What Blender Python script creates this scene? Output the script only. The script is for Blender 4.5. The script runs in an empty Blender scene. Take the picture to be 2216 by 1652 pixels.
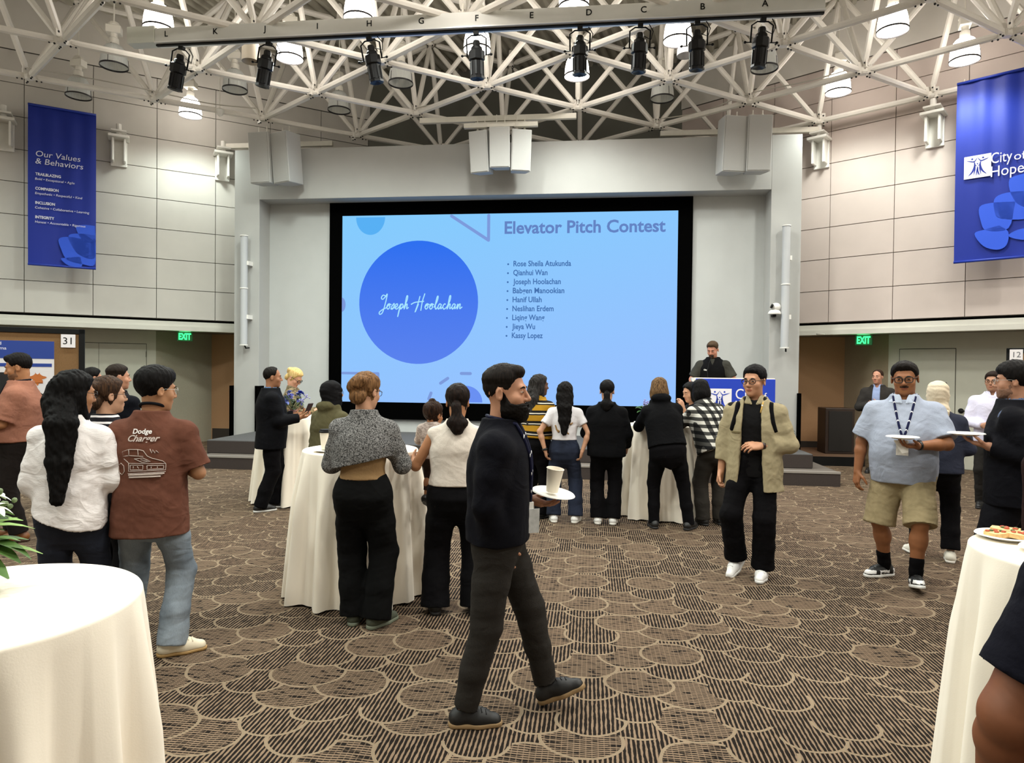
import bpy, bmesh, math, random
import numpy as np
from mathutils import Vector, Matrix
random.seed(7); rng = np.random.default_rng(7)
SC = bpy.context.scene
COL = SC.collection

# ------------------------------------------------------------------ camera, world, exposure
F_PX, YAW, PITCH, ROLL, EYE = 1449.1, math.radians(-6.6208), math.radians(-0.8221), math.radians(0.6159), 1.66
def make_camera():
    cy, sy, cp, sp = math.cos(YAW), math.sin(YAW), math.cos(PITCH), math.sin(PITCH)
    fwd = Vector((sy*cp, cy*cp, sp)); right = Vector((cy, -sy, 0)); up = right.cross(fwd)
    r = right*math.cos(ROLL) + up*math.sin(ROLL); u = -right*math.sin(ROLL) + up*math.cos(ROLL)
    cd = bpy.data.cameras.new('camera'); cd.sensor_fit = 'HORIZONTAL'; cd.sensor_width = 36.0
    cd.lens = 36.0*F_PX/2216; cd.clip_start = 0.05; cd.clip_end = 100
    co = bpy.data.objects.new('camera', cd); COL.objects.link(co)
    m = Matrix((r, u, -fwd)).transposed().to_4x4(); m.translation = Vector((0, 0, EYE))
    co.matrix_world = m; SC.camera = co
make_camera()
W = bpy.data.worlds.new('world'); SC.world = W; W.use_nodes = True
W.node_tree.nodes['Background'].inputs[0].default_value = (.9, .95, 1, 1)
W.node_tree.nodes['Background'].inputs[1].default_value = 0.05
SC.view_settings.view_transform = 'Standard'; SC.view_settings.look = 'None'
SC.view_settings.exposure = 0.0; SC.view_settings.gamma = 1.0; SC.view_settings.use_curve_mapping = False
LAMP_W = 150.0        # watts of one lit high-bay pendant
COOL, NEUT, WARM = (.90, 1.0, .93), (1, .97, .93), (1, .89, .83)

# ------------------------------------------------------------------ material helpers
def lin(c):
    if isinstance(c, str):
        c = tuple(int(c[i:i+2], 16)/255 for i in (0, 2, 4))
        return tuple(x/12.92 if x <= .04045 else ((x+.055)/1.055)**2.4 for x in c)
    return c
class NT:
    def __init__(s, name):
        s.m = bpy.data.materials.new(name); s.m.use_nodes = True; s.t = s.m.node_tree; s.t.nodes.clear()
        s.out = s.t.nodes.new('ShaderNodeOutputMaterial')
    def n(s, typ, props=None, **ins):
        nd = s.t.nodes.new('ShaderNode'+typ)
        for k, v in (props or {}).items(): setattr(nd, k, v)
        for k, v in ins.items(): s.set(nd, k, v)
        return nd
    def set(s, nd, k, v):
        sock = nd.inputs[int(k[1:])] if (k[0] == 'i' and k[1:].isdigit()) else nd.inputs[k.replace('_', ' ')]
        if hasattr(v, 'outputs'): v = v.outputs[0]
        if hasattr(v, 'is_output'): s.t.links.new(v, sock)
        else:
            if isinstance(v, (tuple, list)) and len(v) == 3 and sock.type == 'RGBA': v = (*v, 1)
            sock.default_value = v
    def mth(s, op, a, b=0.0, c=0.0, clamp=False):
        return s.n('Math', dict(operation=op, use_clamp=clamp), i0=a, i1=b, i2=c)
    def mix(s, f, a, b, mode='MIX'):
        nd = s.t.nodes.new('ShaderNodeMix'); nd.data_type = 'RGBA'; nd.blend_type = mode
        for i, v in ((0, f), (6, a), (7, b)):
            if hasattr(v, 'outputs'): v = v.outputs[2] if v.bl_idname == 'ShaderNodeMix' else v.outputs[0]
            if hasattr(v, 'is_output'): s.t.links.new(v, nd.inputs[i])
            else:
                if isinstance(v, (tuple, list)) and len(v) == 3: v = (*v, 1)
                nd.inputs[i].default_value = v
        return nd.outputs[2]
    def obj(s): return s.n('TexCoord').outputs['Object']
    def xyz(s, v=None):
        nd = s.n('SeparateXYZ', None, i0=v or s.obj()); return nd.outputs
    def noise(s, v, scale, detail=2.0, stretch=None):
        if stretch: v = s.n('Mapping', None, Vector=v, Scale=stretch)
        return s.n('TexNoise', None, Vector=v, Scale=scale, Detail=detail).outputs[0]
    def pr(s, color, rough=.7, metal=0., bump=None, bstr=.3, bdist=.01, **kw):
        p = s.n('BsdfPrincipled', None, Base_Color=color, Roughness=rough, Metallic=metal)
        for k, v in kw.items(): s.set(p, k, v)
        if bump is not None:
            b = s.n('Bump', None, Strength=bstr, Distance=bdist, Height=bump); s.t.links.new(b.outputs[0], p.inputs['Normal'])
        s.t.links.new(p.outputs[0], s.out.inputs[0]); return s.m
_MC = {}
def mat(color, rough=.7, metal=0., noise=0., scale=40., bump=0., stretch=None, spec=.5, coat=0., sheen=0., name=None):
    """a plain procedural surface: colour with noise-driven variation and bump"""
    key = (color, rough, metal, noise, scale, bump, stretch, spec, coat, sheen)
    if key in _MC: return _MC[key]
    t = NT(name or 'surface'); c = lin(color); v = t.obj(); nz = t.noise(v, scale, 3.0, stretch)
    cc = c
    if noise:
        f = t.n('MapRange', None, i0=nz, i1=.3, i2=.7, i3=1-noise, i4=1+noise)
        cc = t.mix(1.0, c, t.n('CombineColor', None, i0=f, i1=f, i2=f), 'MULTIPLY')
    kw = {'Specular IOR Level': spec}
    if coat: kw['Coat Weight'] = coat
    if sheen: kw['Sheen Weight'] = sheen
    m = t.pr(cc, rough, metal, nz if bump else None, bump, .004, **{k.replace(' ', '_'): x for k, x in kw.items()})
    _MC[key] = m; return m
def emit(color, strength=1.0, base=None):
    key = ('E', color, strength)
    if key in _MC: return _MC[key]
    t = NT('glow'); e = t.n('Emission', None, Color=lin(color), Strength=strength)
    t.t.links.new(e.outputs[0], t.out.inputs[0]); _MC[key] = t.m; return t.m

# ------------------------------------------------------------------ object helpers
def link(o, parent=None):
    COL.objects.link(o)
    if parent is not None: o.parent = parent
    return o
def tag(o, label=None, cat=None, group=None, kind=None):
    if label: o['label'] = label
    if cat: o['category'] = cat
    if group: o['group'] = group
    if kind: o['kind'] = kind
    return o
def thing(name, label, cat, loc=(0, 0, 0), rz=0., group=None):
    o = bpy.data.objects.new(name, None); o.empty_display_size = .1; link(o)
    o.location = loc; o.rotation_euler = (0, 0, rz)
    return tag(o, label, cat, group)
class MB:
    """collects shapes, then links them as ONE mesh object"""
    def __init__(s): s.v = []; s.f = []; s.mi = []; s.cur = 0
    def add(s, vs, fs):
        b = len(s.v); s.v += [tuple(map(float, v)) for v in vs]
        s.f += [tuple(i+b for i in f) for f in fs]; s.mi += [s.cur]*len(fs); return s
    def box(s, x0, x1, y0, y1, z0, z1, R=None, at=(0, 0, 0)):
        vs = [Vector((x, y, z)) for z in (z0, z1) for y in (y0, y1) for x in (x0, x1)]
        if R is not None: vs = [R @ v for v in vs]
        vs = [v+Vector(at) for v in vs]
        return s.add(vs, [(0, 2, 3, 1), (4, 5, 7, 6), (0, 1, 5, 4), (2, 6, 7, 3), (0, 4, 6, 2), (1, 3, 7, 5)])
    def prism(s, pts, z0, z1):
        n = len(pts); a = sum(pts[i][0]*pts[(i+1) % n][1]-pts[(i+1) % n][0]*pts[i][1] for i in range(n))
        if a < 0: pts = pts[::-1]
        vs = [(x, y, z0) for x, y in pts]+[(x, y, z1) for x, y in pts]
        return s.add(vs, [tuple(range(n))[::-1], tuple(range(n, 2*n))]+[(i, (i+1) % n, n+(i+1) % n, n+i) for i in range(n)])
    def slab(s, pts, n, d):
        """polygon in space given a thickness d along n"""
        k = len(pts); n = Vector(n)
        vs = [Vector(p) for p in pts]+[Vector(p)+n*d for p in pts]
        return s.add(vs, [tuple(range(k)), tuple(range(k, 2*k))[::-1]]+[(i, k+i, k+(i+1) % k, (i+1) % k) for i in range(k)])
    def lathe(s, prof, n=24, at=(0, 0, 0), R=None, cap=True):
        m = len(prof); vs = []
        for r, z in prof:
            for i in range(n):
                a = 2*math.pi*i/n; v = Vector((r*math.cos(a), r*math.sin(a), z))
                if R is not None: v = R @ v
                vs.append(v+Vector(at))
        fs = [(j*n+i, j*n+(i+1) % n, (j+1)*n+(i+1) % n, (j+1)*n+i) for j in range(m-1) for i in range(n)]
        if cap: fs += [tuple(range(n))[::-1], tuple((m-1)*n+i for i in range(n))]
        return s.add(vs, fs)
    def tube(s, pts, r, n=8, closed=False, flat=None):
        """round (or flat ribbon-like) tube along a polyline"""
        P = [Vector(p) for p in pts]; k = len(P); vs = []; rs = r if isinstance(r, (list, tuple)) else [r]*k
        prev = None
        for i in range(k):
            if closed: d = P[(i+1) % k]-P[i-1]
            else: d = P[min(i+1, k-1)]-P[max(i-1, 0)]
            d = d.normalized() if d.length > 1e-9 else Vector((0, 0, 1))
            if prev is None:
                ref = Vector(flat) if flat is not None else (Vector((0, 0, 1)) if abs(d.z) < .9 else Vector((1, 0, 0)))
                a = d.cross(ref).normalized()
            else:
                a = (prev-d*prev.dot(d)); a = a.normalized() if a.length > 1e-6 else prev
            prev = a; b = d.cross(a)
            for j in range(n):
                t = 2*math.pi*j/n
                vs.append(P[i]+(a*math.cos(t)+b*math.sin(t))*rs[i])
        fs = []
        for i in range(k if closed else k-1):
            i2 = (i+1) % k
            fs += [(i*n+j, i*n+(j+1) % n, i2*n+(j+1) % n, i2*n+j) for j in range(n)]
        if not closed: fs += [tuple(range(n))[::-1], tuple((k-1)*n+j for j in range(n))]
        return s.add(vs, fs)
    def ball(s, c, r, n=12, m=8):
        rx, ry, rz = r if isinstance(r, tuple) else (r, r, r)
        vs = [(c[0], c[1], c[2]-rz)]
        for j in range(1, m):
            p = -math.pi/2+math.pi*j/m
            vs += [(c[0]+rx*math.cos(p)*math.cos(2*math.pi*i/n), c[1]+ry*math.cos(p)*math.sin(2*math.pi*i/n), c[2]+rz*math.sin(p)) for i in range(n)]
        vs.append((c[0], c[1], c[2]+rz)); L = len(vs)-1
        fs = [(0, 1+(i+1) % n, 1+i) for i in range(n)]
        fs += [(1+j*n+i, 1+j*n+(i+1) % n, 1+(j+1)*n+(i+1) % n, 1+(j+1)*n+i) for j in range(m-2) for i in range(n)]
        fs += [(L, 1+(m-2)*n+i, 1+(m-2)*n+(i+1) % n) for i in range(n)]
        return s.add(vs, fs)
    def build(s, name, mats, parent=None, smooth=False, bevel=0.):
        me = bpy.data.meshes.new(name); me.from_pydata(s.v, [], s.f)
        for m in (mats if isinstance(mats, (list, tuple)) else [mats]): me.materials.append(m)
        if len(me.materials) > 1: me.polygons.foreach_set('material_index', s.mi)
        o = link(bpy.data.objects.new(name, me), parent)
        if smooth:
            me.polygons.foreach_set('use_smooth', [True]*len(me.polygons))
            if smooth == 'auto': me.set_sharp_from_angle(angle=math.radians(38))
        if bevel:
            b = o.modifiers.new('bevel', 'BEVEL'); b.width = bevel; b.segments = 2; b.limit_method = 'ANGLE'
        me.update(); return o
def frame(o, x, n):
    """matrix placing local x along x, local y along up (z), local z along n"""
    x = Vector(x).normalized(); n = Vector(n).normalized(); y = n.cross(x)
    m = Matrix((x, y, n)).transposed().to_4x4(); m.translation = Vector(o); return m
def text_geo(body, size, width=None, shear=0., bold=0., align='LEFT', spacing=1.0):
    cu = bpy.data.curves.new('lettering', 'FONT'); cu.body = body; cu.size = size; cu.shear = shear; cu.align_x = align
    cu.offset = bold; cu.resolution_u = 3; cu.space_character = spacing; cu.extrude = 0
    o = bpy.data.objects.new('lettering', cu); COL.objects.link(o)
    dg = bpy.context.evaluated_depsgraph_get(); me = o.evaluated_get(dg).to_mesh()
    vs = [Vector(v.co) for v in me.vertices]; fs = [tuple(p.vertices) for p in me.polygons]
    o.evaluated_get(dg).to_mesh_clear(); COL.objects.unlink(o); bpy.data.objects.remove(o); bpy.data.curves.remove(cu)
    if width and vs:
        x0 = min(v.x for v in vs); x1 = max(v.x for v in vs); k = width/(x1-x0)
        vs = [Vector(((v.x-x0)*k, v.y, v.z)) for v in vs]
    return vs, fs
def put_text(mb, M, body, size, **kw):
    vs, fs = text_geo(body, size, **kw); mb.add([M @ v for v in vs], fs); return mb
# ------------------------------------------------------------------ the setting
S36, C36 = math.sin(math.radians(36)), math.cos(math.radians(36))
XC, YC, AP = -1.62, 4.26, 11.0
M_WALL = mat('cdc9c2', .8, noise=.03, scale=2.5, bump=.05)
M_PROS = mat('aaaaa7', .8, noise=.02, scale=3)
M_WHITE = mat('e6e4de', .5, noise=.02, scale=20)
M_PAINT = mat('d8d4c8', .45, noise=.03, scale=14)
M_BLACK = mat('070707', .55, noise=.1, scale=30, spec=.25)
M_MATTE = mat('020202', .95, spec=.02)
M_TAN = mat('a8825f', .85, noise=.05, scale=60, bump=.1)
M_DOOR = mat('b9b7a8', .55, noise=.02, scale=8)
M_BASE = mat('2a221d', .6)

def carpet():
    t = NT('carpet'); o = t.obj(); nz = t.n('TexNoise', None, Vector=o, Scale=3.0, Detail=2.0)
    w = t.n('VectorMath', dict(operation='SCALE'), i0=t.n('VectorMath', dict(operation='SUBTRACT'), i0=nz.outputs[1], i1=(.5, .5, .5)), Scale=.05)
    p = t.n('VectorMath', dict(operation='ADD'), i0=o, i1=w); X, Y, Z = t.xyz(p); x0, y0, z0 = t.xyz(o)
    m = t.mth
    cw, ch, R = .50, .135, .215
    def circ(k):                       # nearest scale of row k: distance and random value
        off = m('MULTIPLY', m('FLOORED_MODULO', k, 2.0), .5)
        u = m('SUBTRACT', m('DIVIDE', X, cw), off); c = m('ROUND', u)
        rnd = t.n('TexWhiteNoise', dict(noise_dimensions='2D'), Vector=t.n('CombineXYZ', None, X=c, Y=k))
        rr = m('MULTIPLY_ADD', rnd.outputs[0], .085, -.06)
        jx = t.xyz(rnd.outputs[1])
        dx = m('SUBTRACT', m('MULTIPLY', m('SUBTRACT', u, c), cw), m('MULTIPLY_ADD', jx[1], .08, -.04))
        dy = m('SUBTRACT', m('SUBTRACT', Y, m('MULTIPLY', k, ch)), m('MULTIPLY_ADD', jx[2], .15, -.075))
        d = m('SQRT', m('ADD', m('MULTIPLY', dx, dx), m('MULTIPLY', m('MULTIPLY', dy, dy), 1.35)))
        return m('SUBTRACT', d, m('ADD', rr, R*.86)), jx[0], dy
    k0 = m('FLOOR', m('DIVIDE', Y, ch))
    res = None
    for dk in (-2.0, -1.0, 0.0, 1.0, 2.0, 3.0):
        d, r, dyv = circ(m('ADD', k0, dk))
        inside = m('LESS_THAN', d, 0.0); ring = m('MULTIPLY', m('MULTIPLY', inside, m('GREATER_THAN', d, -.0165)), m('LESS_THAN', dyv, m('ADD', m('MULTIPLY_ADD', r, .25, -.10), m('GREATER_THAN', r, .66))))
        if res is None: res = [ring, m('MULTIPLY', inside, r)]
        else:
            keep = m('SUBTRACT', 1.0, inside)
            res = [m('ADD', m('MULTIPLY', res[0], keep), ring), m('ADD', m('MULTIPLY', res[1], keep), m('MULTIPLY', inside, r))]
    ring, rnd = res
    hatch = m('GREATER_THAN', rnd, .66)
    # long stripes along y, broken into dashes
    per = .0215
    col = m('FLOOR', m('DIVIDE', x0, per))
    ph = t.n('TexWhiteNoise', dict(noise_dimensions='2D'), Vector=t.n('CombineXYZ', None, X=col, Y=m('FLOOR', m('DIVIDE', y0, .17))))
    fr = m('FRACT', m('DIVIDE', x0, per))
    dash = t.noise(o, 1.0, 2.0, (47, 16, 1))
    wdt = m('MULTIPLY_ADD', dash, 1.3, -.24)
    stripe = m('LESS_THAN', m('ABSOLUTE', m('SUBTRACT', fr, .5)), m('MULTIPLY', wdt, .5))
    fx = m('FRACT', m('DIVIDE', x0, .027)); fy = m('FRACT', m('DIVIDE', Y, .0165))
    h1 = m('LESS_THAN', fy, .52); h2 = m('LESS_THAN', fx, .20)
    hat = m('MAXIMUM', m('MULTIPLY', h1, m('GREATER_THAN', t.noise(o, 1.0, 1.0, (10, 60, 1)), .40)), m('MULTIPLY', h2, .45))
    val = m('ADD', m('MULTIPLY', stripe, m('SUBTRACT', 1.0, hatch)), m('MULTIPLY', hat, hatch))
    fine = t.noise(o, 260.0, 2.0); big = t.noise(o, .9, 2.0)
    dark, light, line = lin('17110c'), lin('7b6754'), lin('80705c')
    c = t.mix(val, dark, light); c = t.mix(ring, c, line)
    f = m('MULTIPLY', m('MULTIPLY_ADD', fine, .8, .62), m('MULTIPLY_ADD', big, .3, .86))
    c = t.mix(1.0, c, t.n('CombineColor', None, i0=f, i1=f, i2=f), 'MULTIPLY')
    return t.pr(c, .95, 0, fine, .35, .006, Specular_IOR_Level=.15)
M_CARPET = carpet()

def struct(o): o['kind'] = 'structure'; return o
pts = [(XC+14.5*math.cos(math.radians(18+36*k)), YC+14.5*math.sin(math.radians(18+36*k))) for k in range(10)]
struct(MB().prism(pts, -.1, 0).build('floor', M_CARPET))

# corrugated roof deck
def deck():
    a = math.radians(13); d = Vector((math.sin(a), math.cos(a), 0)); e = Vector((math.cos(a), -math.sin(a), 0))
    prof = []; u = -13.0
    while u < 13: prof += [(u, 0), (u+.07, 0), (u+.10, .07), (u+.17, .07)]; u += .20
    mb = MB(); vs = []; n = len(prof); c = Vector((XC, YC, 8.55))
    for (u, h) in prof:
        for t in (-13, 13): vs.append(c+e*u+d*t+Vector((0, 0, h)))
    mb.add(vs, [(2*i, 2*i+2, 2*i+3, 2*i+1) for i in range(n-1)])
    return struct(mb.build('ceiling', mat('aeaa9c', .6, noise=.04, scale=5)))
deck()
struct(MB().box(-13, 10, -8, 17, 8.75, 8.9, at=(0, 0, 0)).build('ceiling_2', M_MATTE))

def wall_frame(sgn):
    """right wall (sgn=1) or left wall (-1): point on plane, along-wall unit vector (towards the stage), normal into the room"""
    n = Vector((sgn*S36, C36, 0)); e = Vector((-sgn*C36, S36, 0)); return n, e
def on_wall(sgn, D, s, z=0., off=0.):
    n, e = wall_frame(sgn); return n*(D-off)+e*s+Vector((0, 0, z))
# right: e points to the stage; joints at s = 4.238 + 1.092 k ; left: joints at s = .374 + 1.092 k
WALLS = {1: dict(D=13.5, s0=.20, s1=7.39, j=4.238, side='right'), -1: dict(D=15.4, s0=-2.40, s1=4.77, j=.374, side='left')}
def panel_wall(sgn):
    w = WALLS[sgn]; D = w['D']; n, e = wall_frame(sgn); up = Vector((0, 0, 1))
    def bx(mb, sa, sb, za, zb, oa, ob):
        P = [on_wall(sgn, D, s, z, o) for o in (oa, ob) for s, z in ((sa, za), (sb, za), (sb, zb), (sa, zb))]
        mb.add(P, [(0, 1, 2, 3), (7, 6, 5, 4), (0, 4, 5, 1), (1, 5, 6, 2), (2, 6, 7, 3), (3, 7, 4, 0)])
    mb = MB(); k0 = math.floor((w['s0']-w['j'])/1.092)
    for k in range(k0, 12):
        a, b = w['j']+1.092*k, w['j']+1.092*(k+1); a = max(a, w['s0']); b = min(b, w['s1'])
        if b-a < .05: continue
        for r in range(8):
            bx(mb, a+.005, b-.005, 2.67+.605*r+.006, 2.67+.605*(r+1)-.006, .0, -.05)
    o = struct(mb.build('wall_'+w['side'], mat('c2beb7' if sgn < 0 else 'c2b5ae', .8, noise=.03, scale=2.5, bump=.05), bevel=.003))
    mb = MB(); bx(mb, w['s0'], w['s1'], 2.46, 8.7, -.05, -.15); bx(mb, w['s0'], w['s1'], 7.515, 8.6, .02, -.05)
    struct(mb.build('wall_'+w['side']+'_backing', mat('6c6860', .8)))
    mb = MB(); bx(mb, w['s0'], w['s1'], 7.515, 8.6, .025, .02); struct(mb.build('wall_'+w['side']+'_frieze', M_WALL))
    mb = MB(); bx(mb, w['s0'], w['s1'], 2.625, 2.66, -.02, -.05); struct(mb.build('trim_1' if sgn < 0 else 'trim_2', M_MATTE))
    mb = MB(); bx(mb, w['s0'], w['s1'], 2.525, 2.625, -.005, -.25); bx(mb, w['s0'], w['s1'], 2.435, 2.525, .03, -.25)
    struct(mb.build('trim_3' if sgn < 0 else 'trim_4', mat('c9c7bd', .6, noise=.02, scale=5)))
    # soffit over the recess
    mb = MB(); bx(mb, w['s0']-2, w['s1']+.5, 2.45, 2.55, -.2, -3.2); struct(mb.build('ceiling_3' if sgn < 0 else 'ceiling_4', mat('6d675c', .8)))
for sg in (1, -1): panel_wall(sg)

def seg_wall(name, a, b, z0, z1, th, m):
    """upright wall from a to b, thickness th to the left of a->b"""
    a, b = Vector((*a, 0)), Vector((*b, 0)); d = (b-a).normalized(); n = Vector((-d.y, d.x, 0))*th
    return struct(MB().prism([(v.x, v.y) for v in (a, b, b+n, a+n)], z0, z1).build(name, m))
# the walls behind and beside the camera, one side of the decagon each
for k in range(10):
    th = math.radians(90+36*k)          # outward direction of side k; k=0 stage, 1 left, 9 right
    if k in (1, 9): continue
    n = Vector((math.cos(th), math.sin(th), 0)); e = Vector((-n.y, n.x, 0)); c = Vector((XC, YC, 0))+n*AP; h = AP*math.tan(math.radians(18))
    a, b = c+e*(h+.02), c-e*(h+.02)
    nm = {0: 'wall_stage', 2: 'wall_west', 3: 'wall_southwest', 4: 'wall_south_left', 5: 'wall_south', 6: 'wall_south_right', 7: 'wall_southeast', 8: 'wall_east'}[k]
    seg_wall(nm, (a.x, a.y), (b.x, b.y), 0, 8.7, .2, mat('62625a', .8, noise=.03, scale=3) if k == 0 else M_WALL)
# recess walls with the doors: right
def recess():
    A = Vector((5.65, 13.51)); eR = Vector((C36, -S36))
    B = A+eR*4.2
    seg_wall('wall_recess_right', (B.x, B.y), (A.x, A.y), 0, 2.5, -.12, M_DOOR)
    seg_wall('wall_alcove_right', (A.x, A.y), (5.21, 14.5), 0, 2.5, -.1, mat('a09079', .85, noise=.05, scale=60, bump=.1))
    seg_wall('wall_alcove_back_right', (5.25, 14.5), (2.2, 14.5), 0, 2.5, -.1, M_TAN)
    A2 = Vector((-9.18, 13.29)); B2 = A2-Vector((C36, S36))*4.0
    seg_wall('wall_recess_left', (A2.x, A2.y), (B2.x, B2.y), 0, 2.5, -.12, M_DOOR)
    seg_wall('wall_alcove_left', (-8.64, 14.5), (A2.x, A2.y), 0, 2.5, -.1, mat('a09a88', .85, noise=.05, scale=60, bump=.1))
    seg_wall('wall_alcove_back_left', (-5.4, 14.5), (-8.66, 14.5), 0, 2.5, -.1, M_TAN)
    for nm, a, b in (('baseboard_1', (5.15, 14.49), (3.0, 14.49)), ('baseboard_2', (-6.2, 14.49), (-8.6, 14.49))):
        seg_wall(nm, a, b, .0, .29, .02, M_BASE)
    # alcove platform on the right
    struct(MB().prism([(3.6, 12.85), (5.0, 12.85), (5.45, 13.5), (5.2, 14.5), (3.0, 14.5)], 0, .165).build('floor_platform', [mat('5a4230', .7, noise=.1, scale=80)]))
    seg_wall('trim_5', (5.0, 12.845), (3.7, 12.845), .0, .168, -.015, M_BLACK)
    # doors
    for nm, p, e, nrm, w, hand in (('door_1', A+eR*.19, eR, Vector((-S36, -C36)), .89, 1.0), ('door_2', A2-Vector((C36, S36))*.18, -Vector((C36, S36)), Vector((S36, -C36)), 1.12, 0.05)):
        E3, N3 = Vector((*e, 0)), Vector((*nrm, 0)); P = Vector((*p, 0))
        mb = MB()
        mb.slab([P+N3*.012+Vector((0, 0, .01)), P+E3*w+N3*.012+Vector((0, 0, .01)), P+E3*w+N3*.012+Vector((0, 0, 2.16)), P+N3*.012+Vector((0, 0, 2.16))], N3, -.02)
        d = struct(mb.build(nm, mat('b3b2a4', .5, noise=.02, scale=8)))
        mb = MB()                       # dark reveal round the leaf
        for a, b, za, zb in ((-.008, .0, 0, 2.17), (w, w+.008, 0, 2.17), (-.008, w+.008, 2.162, 2.172)):
            mb.slab([P+E3*a+N3*.006+Vector((0, 0, za)), P+E3*b+N3*.006+Vector((0, 0, za)), P+E3*b+N3*.006+Vector((0, 0, zb)), P+E3*a+N3*.006+Vector((0, 0, zb))], N3, -.004)
        mb.build('door_reveal', M_BLACK, d)
        if nm == 'door_1':
            q = P+E3*(w+.10)+Vector((0, 0, 1.05))
            lever = MB(); Rn = N3.to_track_quat('Z', 'Y').to_matrix()
            lever.lathe([(.045, 0), (.045, .012), (.012, .014), (.012, .05)], 16, q+N3*.012, Rn)
            lever.tube([q+N3*.06, q+N3*.06+E3*.04, q+N3*.055+E3*.15], .012, 8)
            lever.build('door_lever', M_BLACK, d, smooth='auto')
            P2 = P+E3*(w+.02); mb = MB()
            mb.slab([P2+N3*.012+Vector((0, 0, .01)), P2+E3*1.06+N3*.012+Vector((0, 0, .01)), P2+E3*1.06+N3*.012+Vector((0, 0, 2.16)), P2+N3*.012+Vector((0, 0, 2.16))], N3, -.02)
            struct(mb.build('door_3', mat('b3b2a4', .5, noise=.02, scale=8)))
        else:
            hb = MB()
            for z in (.3, 1.1, 1.95): hb.tube([P+E3*.0+N3*.02+Vector((0, 0, z-.06)), P+E3*.0+N3*.02+Vector((0, 0, z+.06))], .009, 8)
            hb.build('door_hinge', mat('77756c', .4, .8), d)
            mb = MB(); a = .85
            mb.slab([P+E3*a+N3*.014+Vector((0, 0, .01)), P+E3*(a+.008)+N3*.014+Vector((0, 0, .01)), P+E3*(a+.008)+N3*.014+Vector((0, 0, 2.16)), P+E3*a+N3*.014+Vector((0, 0, 2.16))], N3, -.002)
            mb.build('door_seam', mat('6b695f', .6), d)
recess()

# proscenium: frame with a big opening, niche and back
PY, NY = 12.57, 13.0
def proscenium():
    m = MB()
    o = [(-7.02, 0), (3.735, 0), (3.735, 5.98), (-7.02, 5.98)]
    m.box(-7.02, -6.5, PY, 13.6, 0, 5.98); m.box(3.21, 3.735, PY, 13.6, 0, 5.98); m.box(-6.5, 3.21, PY, 13.6, 5.0, 5.98)
    struct(m.build('wall_proscenium', M_PROS, bevel=.006))
    struct(MB().box(-6.5, 3.21, NY, 13.3, 0, 5.0).build('wall_niche', mat('b2b4b2', .8, noise=.02, scale=3)))
    # stage: carpeted platform and one step all along the front
    mc = mat('4b4a4a', .95, noise=.18, scale=160, bump=.2); mr = mat('332a26', .8, noise=.12, scale=90)
    st = MB(); st.box(-6.5, 3.43, 10.78, 14.4, .0, .44); struct(st.build('floor_stage', mc, bevel=.01))
    rs = MB(); rs.box(-6.49, 3.42, 10.765, 10.785, .225, .425); rs.box(-6.44, 3.72, 10.44, 10.455, .0, .19); rs.box(3.715, 3.73, 10.46, 12.5, 0, .19); rs.box(3.425, 3.44, 10.8, 12.5, .225, .425)
    struct(rs.build('trim_6', mr))
    sp = MB(); sp.box(-6.44, 3.72, 10.45, 12.55, .0, .215); struct(sp.build('floor_step', mat('5c544d', .9, noise=.15, scale=160, bump=.2), bevel=.01))
    ns = MB(); ns.box(-6.44, 3.725, 10.43, 10.49, .19, .222); struct(ns.build('trim_7', mat('8d8780', .5)))
    # black strips at the foot of the proscenium
    for nm, x in (('trim_8', 3.74), ('trim_9', -7.05), ('trim_10', -6.52)):
        struct(MB().box(x-.03, x+.03, PY-.06, PY+.2, .0, 1.33).build(nm, M_MATTE))
proscenium()
# ------------------------------------------------------------------ solid modelling: distance fields polygonised with surface nets
def V3(*a): return np.array(a if len(a) == 3 else a[0], float)
def nrm(v): v = np.asarray(v, float); return v/max(np.linalg.norm(v), 1e-9)
def smooth_min(a, b, k):
    if k <= 0: return np.minimum(a, b)
    h = np.maximum(k-np.abs(a-b), 0)/k
    return np.minimum(a, b)-h*h*k*.25
def smooth_max(a, b, k): return -smooth_min(-a, -b, k)
def cone(a, b, ra, rb):
    a, b = V3(a), V3(b); ab = b-a; L2 = max(ab@ab, 1e-9)
    def fn(X, Y, Z):
        x, y, z = X-a[0], Y-a[1], Z-a[2]
        t = np.clip((x*ab[0]+y*ab[1]+z*ab[2])/L2, 0, 1)
        return np.sqrt((x-t*ab[0])**2+(y-t*ab[1])**2+(z-t*ab[2])**2)-(ra+(rb-ra)*t)
    r = max(ra, rb); return fn, np.minimum(a, b)-r, np.maximum(a, b)+r
def chain(pts, rs, ends=True):
    """flat-ended tapered limb along a polyline (sleeve, trouser leg)"""
    pts = [V3(p) for p in pts]; fns = [cone(pts[i], pts[i+1], rs[i], rs[i+1]) for i in range(len(pts)-1)]
    a, da = pts[0], nrm(pts[1]-pts[0]); b, db = pts[-1], nrm(pts[-1]-pts[-2])
    def fn(X, Y, Z):
        d = None
        for f, _, _ in fns:
            q = f(X, Y, Z); d = q if d is None else smooth_min(d, q, .02)
        if ends: d = np.maximum(d, ((X-b[0])*db[0]+(Y-b[1])*db[1]+(Z-b[2])*db[2]))
        return d
    r = max(rs); P = np.array(pts); return fn, P.min(0)-r, P.max(0)+r
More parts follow.
